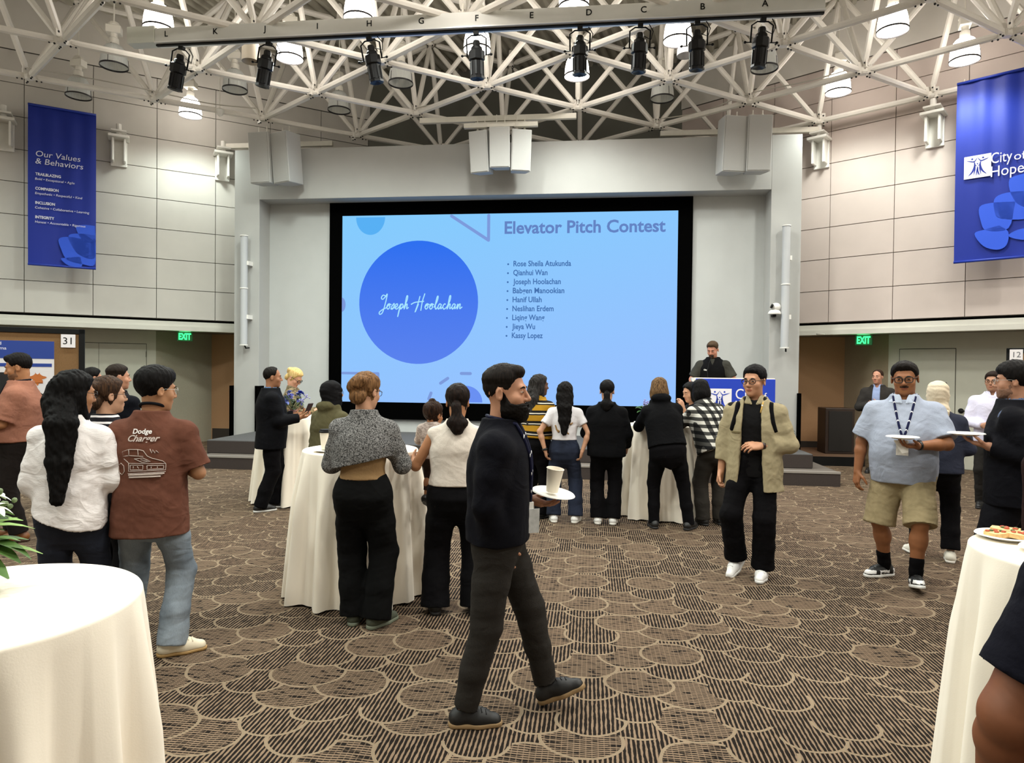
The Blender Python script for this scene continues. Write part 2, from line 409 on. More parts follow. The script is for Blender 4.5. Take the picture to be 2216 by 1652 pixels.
def ell(c, r, R=None):
    c, r = V3(c), V3(r); M = np.eye(3) if R is None else np.asarray(R, float)      # rows of M: local axes
    def fn(X, Y, Z):
        x, y, z = X-c[0], Y-c[1], Z-c[2]
        q = [M[i, 0]*x+M[i, 1]*y+M[i, 2]*z for i in range(3)]
        k0 = np.sqrt((q[0]/r[0])**2+(q[1]/r[1])**2+(q[2]/r[2])**2)
        k1 = np.sqrt((q[0]/r[0]**2)**2+(q[1]/r[1]**2)**2+(q[2]/r[2]**2)**2)+1e-9
        return k0*(k0-1)/k1
    e = np.abs(M.T)@r; return fn, c-e, c+e
def rbox(c, h, rad, R=None):
    c, h = V3(c), V3(h); M = np.eye(3) if R is None else np.asarray(R, float)
    def fn(X, Y, Z):
        x, y, z = X-c[0], Y-c[1], Z-c[2]
        q = [np.abs(M[i, 0]*x+M[i, 1]*y+M[i, 2]*z)-(h[i]-rad) for i in range(3)]
        return np.sqrt(np.maximum(q[0], 0)**2+np.maximum(q[1], 0)**2+np.maximum(q[2], 0)**2)+np.minimum(np.maximum(q[0], np.maximum(q[1], q[2])), 0)-rad
    e = np.abs(M.T)@h; return fn, c-e, c+e
def loft(a, ax, xdir, keys, p=2.2, caps=True):
    """elliptical sections (t, rx, ry, y-offset) along the axis ax from a"""
    a, ax = V3(a), nrm(ax); x = nrm(V3(xdir)-ax*(V3(xdir)@ax)); y = np.cross(ax, x)
    keys = sorted((tuple(k)+(0,)*(4-len(k))) for k in keys); K = np.array(keys, float); T = np.linspace(K[0, 0], K[-1, 0], 90)
    tab = [np.interp(T, K[:, 0], K[:, i]) for i in (1, 2, 3)]
    ker = np.hanning(13); ker /= ker.sum(); tab = [np.convolve(np.pad(q, 6, mode='edge'), ker, 'valid') for q in tab]
    t0, t1 = T[0], T[-1]
    def fn(X, Y, Z):
        u, v, w = X-a[0], Y-a[1], Z-a[2]
        t = u*ax[0]+v*ax[1]+w*ax[2]; px = u*x[0]+v*x[1]+w*x[2]; py = u*y[0]+v*y[1]+w*y[2]
        tc = np.clip(t, t0, t1); i = (tc-t0)/(t1-t0)*89; i0 = np.minimum(i.astype(np.int32), 88); f = (i-i0).astype(np.float32)
        rx, ry, oy = [(q.astype(np.float32)[i0]*(1-f)+q.astype(np.float32)[i0+1]*f) for q in tab]
        k = (np.abs(px/rx)**p+np.abs((py-oy)/ry)**p)**(1/p)
        d = (k-1)*np.minimum(rx, ry)
        return np.maximum(d, np.maximum(t0-t, t-t1)) if caps else np.sqrt(np.maximum(d, 0)**2+np.maximum(np.maximum(t0-t, t-t1), 0)**2)+np.minimum(d, 0)
    ext = np.abs(x)*max(tab[0])+np.abs(y)*(max(tab[1])+np.abs(tab[2]).max()); P = np.array([a+ax*t0, a+ax*t1])
    return fn, P.min(0)-ext-.01, P.max(0)+ext+.01
def half(n, d):
    """keeps n.p < d"""
    n = nrm(n)
    return lambda X, Y, Z: n[0]*X+n[1]*Y+n[2]*Z-d
class Shape:
    def __init__(s): s.ops = []
    def add(s, prim, k=.0): s.ops.append(('a', prim[0], V3(prim[1]), V3(prim[2]), k)); return s
    def sub(s, prim, k=.0): s.ops.append(('s', prim[0], V3(prim[1]), V3(prim[2]), k)); return s
    def cut(s, fn, k=.0): s.ops.append(('c', fn, None, None, k)); return s
    def cap(s, n, p, k=0.): n = nrm(n); return s.cut(half(n, float(n@V3(p))), k)
    def field(s, h):
        lo = np.min([o[2] for o in s.ops if o[0] == 'a'], 0)-3*h-.01; hi = np.max([o[3] for o in s.ops if o[0] == 'a'], 0)+3*h+.01
        n = np.ceil((hi-lo)/h).astype(int)+1; F = np.full(n, 9.0, np.float32)
        ax = [(lo[i]+h*np.arange(n[i])).astype(np.float32) for i in range(3)]
        for op, fn, a, b, k in s.ops:
            if op == 'c': sl = (slice(None),)*3
            else:
                m = k+3*h+.012; i0 = np.clip(np.floor((a-m-lo)/h).astype(int), 0, n); i1 = np.clip(np.ceil((b+m-lo)/h).astype(int)+1, 0, n)
                if (i1 <= i0).any(): continue
                sl = tuple(slice(i0[i], i1[i]) for i in range(3))
            d = np.asarray(fn(ax[0][sl[0]][:, None, None], ax[1][sl[1]][None, :, None], ax[2][sl[2]][None, None, :]), np.float32)
            G = F[sl]
            F[sl] = smooth_min(G, d, k) if op == 'a' else smooth_max(G, -d if op == 's' else d, k)
        s.F, s.lo, s.h = F, lo, h; return s
    def sample(s, P):
        q = (np.asarray(P)-s.lo)/s.h; i = np.clip(np.round(q).astype(int), 0, np.array(s.F.shape)-1)
        i0 = np.clip(np.floor(q).astype(int), 0, np.array(s.F.shape)-2); f = np.clip(q-i0, 0, 1); r = 0
        for dx in (0, 1):
            for dy in (0, 1):
                for dz in (0, 1):
                    w = (f[0] if dx else 1-f[0])*(f[1] if dy else 1-f[1])*(f[2] if dz else 1-f[2])
                    r += w*s.F[i0[0]+dx, i0[1]+dy, i0[2]+dz]
        return r
    def snap(s, p, d, off=.003, reach=.6):
        """march from p along d until just outside the surface"""
        p, d = V3(p), nrm(d); t = 0
        while t < reach:
            v = s.sample(p+d*t)
            if v < off: return p+d*t
            t += max(min(v, .05)*.7, .0015)
        return None
    def nets(s):
        F = s.F; h = s.h; ins = F < 0; n = F.shape
        c = np.zeros(tuple(k-1 for k in n), np.uint8)
        for dx in (0, 1):
            for dy in (0, 1):
                for dz in (0, 1): c += ins[dx:n[0]-1+dx, dy:n[1]-1+dy, dz:n[2]-1+dz]
        I = np.argwhere((c > 0) & (c < 8)); 
        if len(I) == 0: return np.zeros((0, 3)), np.zeros((0, 4), int)
        idx = np.full(c.shape, -1, np.int32); idx[I[:, 0], I[:, 1], I[:, 2]] = np.arange(len(I))
        acc = np.zeros((len(I), 3)); cnt = np.zeros(len(I))
        cor = [(x, y, z) for x in (0, 1) for y in (0, 1) for z in (0, 1)]
        val = {q: F[I[:, 0]+q[0], I[:, 1]+q[1], I[:, 2]+q[2]].astype(float) for q in cor}
        for q in cor:
            for axn in range(3):
                if q[axn]: continue
                r = list(q); r[axn] = 1; r = tuple(r); a, b = val[q], val[r]; m = (a < 0) != (b < 0)
                t = np.clip(a/np.where(np.abs(a-b) < 1e-9, 1e-9, a-b), 0, 1)
                p = np.array(q, float)[None, :].repeat(len(I), 0); p[:, axn] += t
                acc[m] += p[m]; cnt[m] += 1
        v = s.lo+h*(I+acc/np.maximum(cnt, 1)[:, None])
        fs = []
        for axn in range(3):
            u, w = (axn+1) % 3, (axn+2) % 3
            sl0 = [slice(1, -1)]*3; sl1 = [slice(1, -1)]*3; sl0[axn] = slice(0, -1); sl1[axn] = slice(1, None)
            A, B = ins[tuple(sl0)], ins[tuple(sl1)]; E = np.argwhere(A != B)
            if len(E) == 0: continue
            flip = A[E[:, 0], E[:, 1], E[:, 2]]
            base = E+1; base[:, axn] -= 1
            def cell(du, dw):
                q = base.copy(); q[:, u] += du; q[:, w] += dw; return idx[q[:, 0], q[:, 1], q[:, 2]]
            Q = np.stack([cell(-1, -1), cell(0, -1), cell(0, 0), cell(-1, 0)], 1); Q[~flip] = Q[~flip][:, ::-1]
            fs.append(Q[(Q >= 0).all(1)])
        return v, np.concatenate(fs)
def wob(P, f, seed=0):
    """cheap smooth noise in -1..1"""
    r = np.random.default_rng(seed); out = 0
    w = P+.25/f*np.sin(P[:, [1, 2, 0]]*f*2.3+seed)
    for i in range(5):
        d = r.normal(size=3); d /= np.linalg.norm(d); out = out+np.sin(w@d*f*(1+.5*i)*2+r.uniform(0, 6))/(1+.35*i)
    return out/2.6
def vnormals(v, f):
    n = np.cross(v[f[:, 2]]-v[f[:, 0]], v[f[:, 3]]-v[f[:, 1]]); N = np.zeros_like(v)
    for i in range(4): np.add.at(N, f[:, i], n)
    return N/np.maximum(np.linalg.norm(N, axis=1), 1e-9)[:, None]
def mesh_np(name, v, f, mats, parent=None, mi=None, smooth=True):
    me = bpy.data.meshes.new(name); me.vertices.add(len(v)); me.vertices.foreach_set('co', np.asarray(v, np.float32).ravel())
    k = f.shape[1]; me.loops.add(len(f)*k); me.loops.foreach_set('vertex_index', f.astype(np.int32).ravel())
    me.polygons.add(len(f)); me.polygons.foreach_set('loop_start', np.arange(0, len(f)*k, k, dtype=np.int32))
    for m in (mats if isinstance(mats, (list, tuple)) else [mats]): me.materials.append(m)
    if mi is not None: me.polygons.foreach_set('material_index', mi.astype(np.int32))
    me.polygons.foreach_set('use_smooth', np.full(len(f), smooth)); me.update(calc_edges=True)
    return link(bpy.data.objects.new(name, me), parent)
def solid(name, sh, h, mats, parent=None, fold=None, mfn=None, disp=None):
    """polygonise a Shape; fold=(amplitude, frequency vector, seed) pushes soft cloth folds"""
    sh.field(h); v, f = sh.nets()
    if len(v) == 0: return None
    if fold:
        N = vnormals(v, f)
        for a, fr, sd in (fold if isinstance(fold, list) else [fold]):
            v = v+N*(a*wob(v*np.array(fr), 1.0, sd))[:, None]
    if disp: v = disp(v, vnormals(v, f))
    mi = mfn(v[f].mean(1)) if mfn else None
    return mesh_np(name, v, f, mats, parent, mi)

# ------------------------------------------------------------------ people
M_EYE = mat('b9b0a8', .3); M_IRIS = mat('1d120c', .2)
def skin(c): return mat(c, .55, noise=.06, scale=25, bump=.08, spec=.35, name='skin')
def lips_of(c): 
    r, g, b = lin(c); return mat((r*.80, g*.52, b*.52), .5, name='lips')
def hair_mat(c, c2=None):
    t = NT('hair'); v = t.obj(); nz = t.noise(v, 1.0, 4.0, (130, 130, 14))
    f = t.n('MapRange', None, i0=nz, i1=.3, i2=.7, i3=0., i4=1.)
    a = lin(c); b = lin(c2) if c2 else tuple(x*1.5+.001 for x in a)
    return t.pr(t.mix(f, a, b), .62, 0, nz, .5, .004, Specular_IOR_Level=.10)
def cloth(c, rough=.85, noise=.06, scale=120, bump=.08, stretch=None, sheen=0., crease=.20):
    """woven cloth: fine weave plus soft ridged creases"""
    key = ('cloth', c, rough, noise, scale, bump, stretch, crease)
    if key in _MC: return _MC[key]
    t = NT('cloth'); v = t.obj(); fine = t.noise(v, scale, 3.0, stretch)
    big = t.n('TexNoise', None, Vector=t.n('Mapping', None, Vector=v, Scale=(1, 1, 1.35)), Scale=5.0, Detail=3.0, Roughness=.42, Distortion=.9).outputs[0]
    ridge = t.mth('SUBTRACT', 1.0, t.mth('MINIMUM', t.mth('MULTIPLY', t.mth('ABSOLUTE', t.mth('SUBTRACT', big, .5)), 6.0), 1.0))
    h = t.mth('ADD', t.mth('MULTIPLY', ridge, crease), t.mth('ADD', t.mth('MULTIPLY', big, 1.6*crease), t.mth('MULTIPLY', fine, bump)))
    f = t.n('MapRange', None, i0=fine, i1=.3, i2=.7, i3=1-noise, i4=1+noise)
    m = t.pr(t.mix(1.0, lin(c), t.n('CombineColor', None, i0=f, i1=f, i2=f), 'MULTIPLY'), rough, 0, h, .8, .016, Specular_IOR_Level=.12)
    _MC[key] = m; return m
def head_fn(c, r, f, u, s=1., face=True, wide=1.):
    """skull, face, ears and neck stub in a head frame"""
    M = np.array([r, f, u]); c = V3(c)
    def T(p): return c+M.T@(V3(p)*s)
    def E(p, rad): return ell(T(p), V3(rad)*s, M)
    P = []
    a = lambda prim, k: P.append(('a', prim, k*s)); b = lambda prim, k: P.append(('s', prim, k*s))
    a(E((0, -.012, .035), (.074*wide, .094, .085)), 0)
    a(E((0, .026, -.038), (.060*wide, .064, .080)), .03)
    a(E((0, .022, -.072), (.050*wide, .058, .044)), .025)
    a(E((0, .068, -.098), (.022*wide, .018, .016)), .025)
    if face:
        a(cone(T((-.032, .078, .024)), T((.032, .078, .024)), .012*s, .012*s), .018)
        for q in (-1, 1): a(E((q*.040*wide, .056, -.028), (.024, .024, .024)), .02)
        for q in (-1, 1): b(E((q*.031, .100, .005), (.017, .016, .012)), .012)
        a(cone(T((0, .088, .012)), T((0, .108, -.028)), .007*s, .0115*s), .012)
        for q in (-1, 1): a(E((q*.011, .096, -.033), (.009, .010, .008)), .008)
        for q in (-1, 1): a(E((q*.031, .077, .004), (.0135, .0130, .0130)), .003)
        a(E((0, .086, -.058), (.024, .012, .006)), .006); a(E((0, .084, -.069), (.020, .012, .0065)), .006)
    for q in (-1, 1):
        Re = np.array([nrm(M[0]*q-M[1]*.35), nrm(M[1]+M[0]*q*.35), M[2]])
        P.append(('a', ell(T((q*.078*wide, -.012, -.006)), V3(.009, .019, .031)*s, Re), .008*s))
        P.append(('s', ell(T((q*.086*wide, -.006, -.004)), V3(.005, .009, .018)*s, Re), .006*s))
    return P, T, M
def hand(sh, w, d, n, right, sc=1., curl=(.5, .5, .55, .6), thumb=.5, spread=.12):
    """palm and five fingers; d forward, n palm normal"""
    d = nrm(d); n = nrm(V3(n)-d*(V3(n)@d)); t = np.cross(d, n)*(1 if right else -1); w = V3(w)
    P = lambda a, b, c=0.: w+(d*a+t*b+n*c)*sc
    base = [(.088, .030), (.094, .010), (.090, -.011), (.080, -.029)]; ln = [.074, .082, .076, .060]; rad = [.0088, .0092, .0088, .0078]
    for (fa, fb), r in zip(base, rad): sh.add(cone(P(.008, fb*.55), P(fa, fb), .0165*sc, .0125*sc), .012*sc)
    sh.add(ell(P(.05, 0, .002), V3(.040, .048, .015)*sc, np.array([t, d, n])), .012*sc)
    for i in range(4):
        p = P(*base[i]); a = 0; dd = nrm(d+t*spread*(1.3-i)*.5)
        for j, (fl, cu) in enumerate(((.46, .75), (.30, 1.05), (.24, .7))):
            a += curl[i]*cu; v = dd*math.cos(a)+n*math.sin(a); q = p+v*ln[i]*fl*sc
            sh.add(cone(p, q, rad[i]*sc*(1-.06*j), rad[i]*sc*(.95-.08*j)), .004*sc); p = q
    p = P(.022, .026, .004); v = nrm(d*.65+t*.75+n*(.15+.5*thumb)); q = p+v*.042*sc; sh.add(cone(p, q, .0145*sc, .0115*sc), .012*sc)
    v = nrm(v+d*.35+n*.5*thumb-t*.35*thumb); q2 = q+v*.030*sc; sh.add(cone(q, q2, .0112*sc, .0100*sc), .005*sc)
    v = nrm(v+d*.2-t*.2*thumb); sh.add(cone(q2, q2+v*.024*sc, .0100*sc, .0080*sc), .004*sc)
    return P(.085, 0, .035)
TORSO = {'m': [(-.14, .150, .110), (-.03, .166, .118), (.10, .150, .106), (.22, .156, .110), (.33, .172, .120), (.41, .160, .108), (.47, .122, .088), (.52, .082, .072), (.56, .062, .062)],
         'f': [(-.14, .162, .122), (-.04, .174, .124, -.008), (.06, .152, .104), (.15, .128, .092), (.25, .140, .104, .006), (.33, .152, .114, .010), (.40, .140, .098), (.46, .106, .080), (.51, .070, .064), (.56, .052, .054)]}
def scaled(keys, s, w, e=0., belly=0., lo=None, hi=None):
    out = []
    for k in keys:
        t, rx, ry, oy = tuple(k)+(0,)*(4-len(k))
        g = math.exp(-((t-.12)/.16)**2)*belly
        out.append((t*s, rx*s*w+e+g*.5, ry*s*(1+(w-1)*.8)+e+g*.6, oy*s+g*.55))
    return out
PEOPLE = []
def person(label, pos, head, H, **o):
    """one standing or walking figure; local frame: x right, y forward, z up"""
    g = lambda k, d=None: o.get(k, d)
    s = H/1.75; sex = g('sex', 'm'); w = g('w', 1.); vox = g('vox', .009); bv = g('bv', min(vox, .007))
    root = thing('person', label, 'person', (pos[0], pos[1], pos[2] if len(pos) > 2 else 0), -math.radians(head))
    B = dict(root=root, s=s, skin=g('skin', 'b98a6c'), neckw=g('neckw', 1.), hairback=g('hairback', 0))
    lean, side, twist = [math.radians(g(k, 0)) for k in ('lean', 'side', 'twist')]
    hz = .925*s-g('crouch', 0.); hc = V3(g('hx', 0.), g('hy', 0.), hz)
    up = nrm((math.sin(side), math.sin(lean)*math.cos(side), math.cos(lean)*math.cos(side)))
    rt = nrm(np.cross(V3(math.sin(-twist), math.cos(twist), 0), up)); rt = V3(math.cos(twist), math.sin(-twist), 0); rt = nrm(rt-up*(rt@up)); fw = np.cross(up, rt)
    hw = .088*s*(1+(w-1)*.6); shw = (.178 if sex == 'm' else .158)*s*(1+(w-1)*.55)
    sh0 = hc+up*.49*s; nb = hc+up*.545*s
    S = {q: sh0+rt*q*shw-up*.048*s for q in (-1, 1)}
    # legs
    feet = g('feet', ((-.10, 0, 0, -8, 0), (.10, 0, 0, 8, 0)))
    leg = {}
    for q, ft in zip((-1, 1), feet):
        fx, fy, fz, fyaw, fp = ft; hip = hc+V3(q*hw, 0, -.01*s); yw = math.radians(fyaw); pt = math.radians(fp)
        fd = V3(math.sin(yw)*math.cos(pt), math.cos(yw)*math.cos(pt), math.sin(pt)); ank = V3(fx, fy, .085*s+fz)
        L1, L2 = .435*s, .42*s; dv = ank-hip; L = min(np.linalg.norm(dv), (L1+L2)*.998); dn = nrm(dv)
        ca = (L1*L1+L*L-L2*L2)/(2*L1*L); pole = V3(q*.10+math.sin(yw)*.5, 1, 0); pole = nrm(pole-dn*(pole@dn))
        knee = hip+dn*L1*ca+pole*L1*math.sqrt(max(1-ca*ca, 0)); leg[q] = (hip, knee, ank, fd)
    # arms: upper and fore directions in the local frame
    arms = g('arms', (((-.12, -.05, -1), (-.05, .25, -1)), ((.12, -.05, -1), (.05, .25, -1))))
    hands = g('hands', ({}, {})); arm = {}
    for q, a in zip((-1, 1), arms):
        el = S[q]+nrm(a[0])*.285*s; wr = el+nrm(a[1])*.250*s; arm[q] = (S[q], el, wr)
    B.update(hc=hc, up=up, rt=rt, fw=fw, nb=nb, S=S, leg=leg, arm=arm)
    # head
    hy, hp, hr = [math.radians(x) for x in g('headdir', (0, 0, 0))]
    f0 = fw*math.cos(hy)+rt*math.sin(hy); f0 = nrm(V3(f0[0], f0[1], f0[2]*.3)); f1 = nrm(f0*math.cos(hp)-V3(0, 0, 1)*math.sin(hp))
    r1 = nrm(np.cross(f1, V3(0, 0, 1))); u1 = np.cross(r1, f1); r1, u1 = r1*math.cos(hr)+u1*math.sin(hr), u1*math.cos(hr)-r1*math.sin(hr)
    hs = g('hs', s**.5*1.0)
    hcn = nb+up*.055*s+V3(0, 0, .085*s)+f1*.022
    HP, HT, HM = head_fn(hcn, r1, f1, u1, hs, g('face', True), g('hwide', 1.))
    B.update(HT=HT, HM=HM, hs=hs, hcn=hcn)
    # --- body: one continuous surface
    sk = g('skin', 'b98a6c'); ar = (.045 if sex == 'm' else .038)*s*g('armw', w**.5)
    b = Shape()
    b.add(cone(hc, hc+up*.40*s, .085*s, .095*s)).add(cone(sh0-rt*shw*.8-up*.04*s, sh0+rt*shw*.8-up*.04*s, .05*s, .05*s), .05)
    b.add(cone(nb-up*.05*s, HT((0, -.022, -.06)), .060*s*g('neckw', 1.), .052*s*g('neckw', 1.)), .04)
    hb = Shape()
    for kind, prim, k in HP: (b.add if kind == 'a' else b.sub)(prim, k if k else .035)
    for q in (-1, 1):
        a0, a1, a2 = arm[q]
        b.add(cone(a0, a1, ar*1.08, ar*.90), .03).add(cone(a1, a1+(a2-a1)*.3, ar*.86, ar*.88), .02).add(cone(a1+(a2-a1)*.3, a2, ar*.88, ar*.60), .02)
        hd = dict(hands[0 if q < 0 else 1])
        if hd.get('none'): continue
        d = hd.pop('d', None); d = nrm(a2-a1) if d is None else nrm(d); n = hd.pop('n', None); n = V3(-q, .2, 0) if n is None else V3(n)
        B['palm%d' % q] = hand(b, a2-nrm(a2-a1)*.005, d, n, q > 0, (1.0 if sex == 'm' else .90)*s, **hd)
    for q in (-1, 1):
        hip, kn, an, fd = leg[q]; lw = w**.6*(1 if (g('legs') or {}).get('hem', 1) < .6 else .72)
        b.add(cone(hip, kn, .062*s*lw, .050*s*lw), .04)
        b.add(cone(kn, kn+(an-kn)*.35-fd*.016*s, .050*s*lw, .054*s*lw), .03).add(cone(kn+(an-kn)*.3-fd*.012*s, an, .052*s*lw, .036*s*lw**.5), .03)
    eyes = [HT((q*.031, .077, .004)) for q in (-1, 1)]; iris = [HT((q*.031+.0, .0905, .004)) for q in (-1, 1)]; lip = HT((0, .088, -.0635))
    def mfn(c):
        m = np.zeros(len(c), int)
        loc = (c-lip)@HM.T/hs
        m[(np.abs(loc[:, 0]) < .023) & (np.abs(loc[:, 2]) < .0105*(1-(loc[:, 0]/.026)**2)) & (np.abs(loc[:, 1]) < .02)] = 1
        for e, i in zip(eyes, iris):
            l = (c-e)@HM.T/hs
            op = (np.linalg.norm(l, axis=1) < .0150) & (l[:, 1] > .004) & (np.abs(l[:, 2]) < g('eyeopen', .0046)*(1-(l[:, 0]/.0165)**2))
            m[op] = 2; m[op & (np.linalg.norm(c-i, axis=1) < .0078*hs)] = 3
        return m
    B['body'] = solid('body', b, bv, [skin(sk), lips_of(sk), M_EYE, M_IRIS], root, mfn=mfn if g('face', True) else None)
    B['bodyshape'] = b
    ops = [(k_, p_, s_) for k_, p_, s_ in HP[:-4]]
    def headfield(X, Y, Z):
        d = None
        for kind, prim, k in ops:
            q = prim[0](X, Y, Z); d = q if d is None else (smooth_min(d, q, k) if kind == 'a' else smooth_max(d, -q, k))
        return d
    B['headfield'] = headfield
    # --- hair
    if g('hair'): hair(B, g('hair'), g('hairc', '15100d'), g('hairc2'), g('hv', max(bv, .005)))
    if g('beard'): beard(B, g('beard'), g('beardc', g('hairc', '15100d')), g('hv', max(bv, .005)))
    if g('brows', True) and g('face', True):
        for q in (-1, 1):
            pts = []
            for x, y, z in ((.014, .094, .021), (.024, .094, .0265), (.036, .088, .027), (.046, .078, .021)):
                p = b.snap(HT((q*x, y+.05, z)), -HM[1], .001, .12); pts.append(p if p is not None else HT((q*x, y, z)))
            MB().tube(pts, [.0022*hs, .0042*hs, .0042*hs, .0020*hs], 6).build('eyebrow', hair_mat(g('hairc', '15100d')), root, smooth=True)
    # --- clothes
    if g('legs') is not None: trousers(B, o, w, sex)
    if g('top') is not None: top(B, o, w, sex)
    if g('shoe') is not None:
        for q in (-1, 1): shoe(B, q, o)
    PEOPLE.append(B); return B
def hair(B, style, c, c2, h):
    HT, HM, hs = B['HT'], B['HM'], B['hs']; S = Shape(); E = lambda p, r: ell(HT(p), V3(r)*hs, HM); root = B['root']
    hf = B['headfield']; ctr = HT((0, 0, 0))
    def loc(X, Y, Z):
        x, y, z = X-ctr[0], Y-ctr[1], Z-ctr[2]; return [(HM[i, 0]*x+HM[i, 1]*y+HM[i, 2]*z)/hs for i in range(3)]
    lines = {'short': ([-.12, -.09, -.055, -.03, 0, .025, .04, .06, .085, .12], [-.05, -.05, -.035, .0, .018, .008, .03, .062, .072, .09]),
             'fade': ([-.12, -.09, -.055, -.03, 0, .025, .04, .06, .085, .12], [-.045, -.045, -.03, .002, .014, .004, .034, .066, .074, .09]),
             'receding': ([-.12, -.09, -.055, -.03, 0, .025, .04, .06, .085, .12], [-.05, -.05, -.035, .0, .018, .02, .085, .115, .14, .15]),
             'mop': ([-.12, -.09, -.055, -.03, 0, .025, .04, .06, .085, .12], [-.09, -.09, -.06, -.03, -.005, -.002, .025, .045, .05, .06]),
             'hijab': ([-.12, .12], [-.4, -.4]),
             'full': ([-.12, -.09, -.055, -.03, 0, .025, .04, .06, .085, .12], [-.14, -.14, -.12, -.09, -.07, -.02, .03, .062, .075, .09])}
    th = {'short': .013, 'fade': .013, 'receding': .009, 'mop': .020, 'full': .016, 'buzz': .006, 'hijab': .017}
    base = style.split('+')[0]; ys, zs = lines.get(base, lines['short']); t = th.get(base, .012)
    def fn(X, Y, Z):
        x, y, z = loc(X, Y, Z); zb = np.interp(np.clip(y, -.12, .12), ys, zs)
        thick = t*hs*np.clip(.45+(z+.01)/.07*.55, .35, 1.25)*np.clip((z-zb)/.022, .25, 1)*(np.clip((z-.030)/.035, .26, 1) if base == 'fade' else 1)
        d = hf(X, Y, Z)-thick
        if crown: d = smooth_min(d, crown[0](X, Y, Z), .02)
        if quiff: d = smooth_min(d, quiff[0](X, Y, Z), .02)
        return smooth_max(d, (zb-z)*hs*.8, .008)
    crown = E((0, -.002, .074), (.062, .080, .052)) if base in ('short', 'fade') else (E((0, 0, .072), (.072, .086, .062)) if base == 'mop' else None)
    quiff = E((0, .052, .100), (.050, .036, .026)) if '+quiff' in style else None
    r = .17*hs; S.add((fn, ctr-r, ctr+r))
    up = base != 'buzz'
    if base == 'hijab':
        S.add(cone(HT((0, -.03, -.06)), B['nb']-B['up']*.03*B['s'], .078, .105), .04); S.add(E((0, -.05, .02), (.075, .075, .09)), .02)
        for q in (-1, 1): S.add(E((q*.062, -.012, -.010), (.032, .040, .055)), .02)
        S.sub(E((0, .115, -.015), (.052, .085, .080)), .012)
        return solid('headscarf', S, h, cloth(c, .8), root, fold=(.004, (20, 20, 34), 3))
    mats = hair_mat(c, c2)
    if '+long' in style:
        L = float(style.split('+long')[1].split('+')[0]); up_, fw = B['up'], B['fw']
        a = HT((0, -.055, .03)); top_ = a; bk = B.get('hairback', 0); bot = B['hc']+B['up']*(.50-L)*B['s']-fw*((.135+bk)*B['s'])+B['rt']*.0
        mid = B['nb']-fw*(.105+bk*.6)*B['s']-up_*.03
        K = [(a, .070, .052), (HT((0, -.072, -.05)), .074, .046), (mid, .070*hs, .036), ((mid+bot)/2, .056*hs, .026), (bot, .020*hs, .012)]
        for i in range(4):
            p, q = K[i], K[i+1]
            for j, off in enumerate((-1, -.5, 0, .5, 1)):
                x = B['rt']
                S.add(cone(p[0]+x*off*(p[1]-p[2]*.6), q[0]+x*off*(q[1]-q[2]*.6), p[2]*(.85 if abs(off) == 1 else 1), q[2]*(.8 if abs(off) == 1 else 1)), .03)
        rs_ = np.random.default_rng(5)
        for i in range(14):
            x = B['rt']*(rs_.uniform(-.070, .070)*hs); z0 = rs_.uniform(-.02, .16); S.add(cone(mid+x-up_*.05, bot+x*.75+up_*z0-fw*rs_.uniform(-.004, .012), .018, .005), .010)
        if base == 'full':
            for q in (-1, 1): S.add(cone(HT((q*.075, .0, -.01)), B['nb']+B['rt']*q*.07*hs+B['fw']*.0-B['up']*.06, .022, .024), .03)
    if '+bob' in style:
        S.add(E((0, -.03, -.03), (.096, .088, .11)), .03)
        for q in (-1, 1): S.add(E((q*.075, .005, -.06), (.03, .045, .075)), .03)
        S.sub(E((0, .10, -.035), (.064, .075, .12)), .02)
    if '+bun' in style:
        for p, r_ in (((0, -.105, .045), (.058, .044, .050)), ((.034, -.102, .062), (.040, .036, .034)), ((-.036, -.100, .02), (.042, .038, .044)), ((0, -.085, -.04), (.066, .042, .055))): S.add(E(p, r_), .014)
    if '+pony' in style:
        S.add(E((0, -.105, -.035), (.03, .03, .03)), .015)
        a = HT((0, -.115, -.04)); S.add(cone(a, B['nb']-B['fw']*.115*B['s']-B['up']*.05, .032, .042), .02)
        S.add(ell(B['nb']-B['fw']*.10*B['s']-B['up']*.01, (.075, .05, .045)), .03)
    if '+knob' in style: S.add(E((0, -.03, .135), (.03, .03, .026)), .01)
    am_ = .0042 if '+long' in style else (.0016 if base == 'fade' else .0024)
    def disp(v, N):
        q = (v-ctr)@HM.T
        return v+N*(am_*wob(q*np.array([150, 150, 30]), 1., 3)+am_*.9*wob(q*np.array([46, 46, 12]), 1., 5))[:, None]
    return solid('hair', S, h, mats, root, disp=disp)
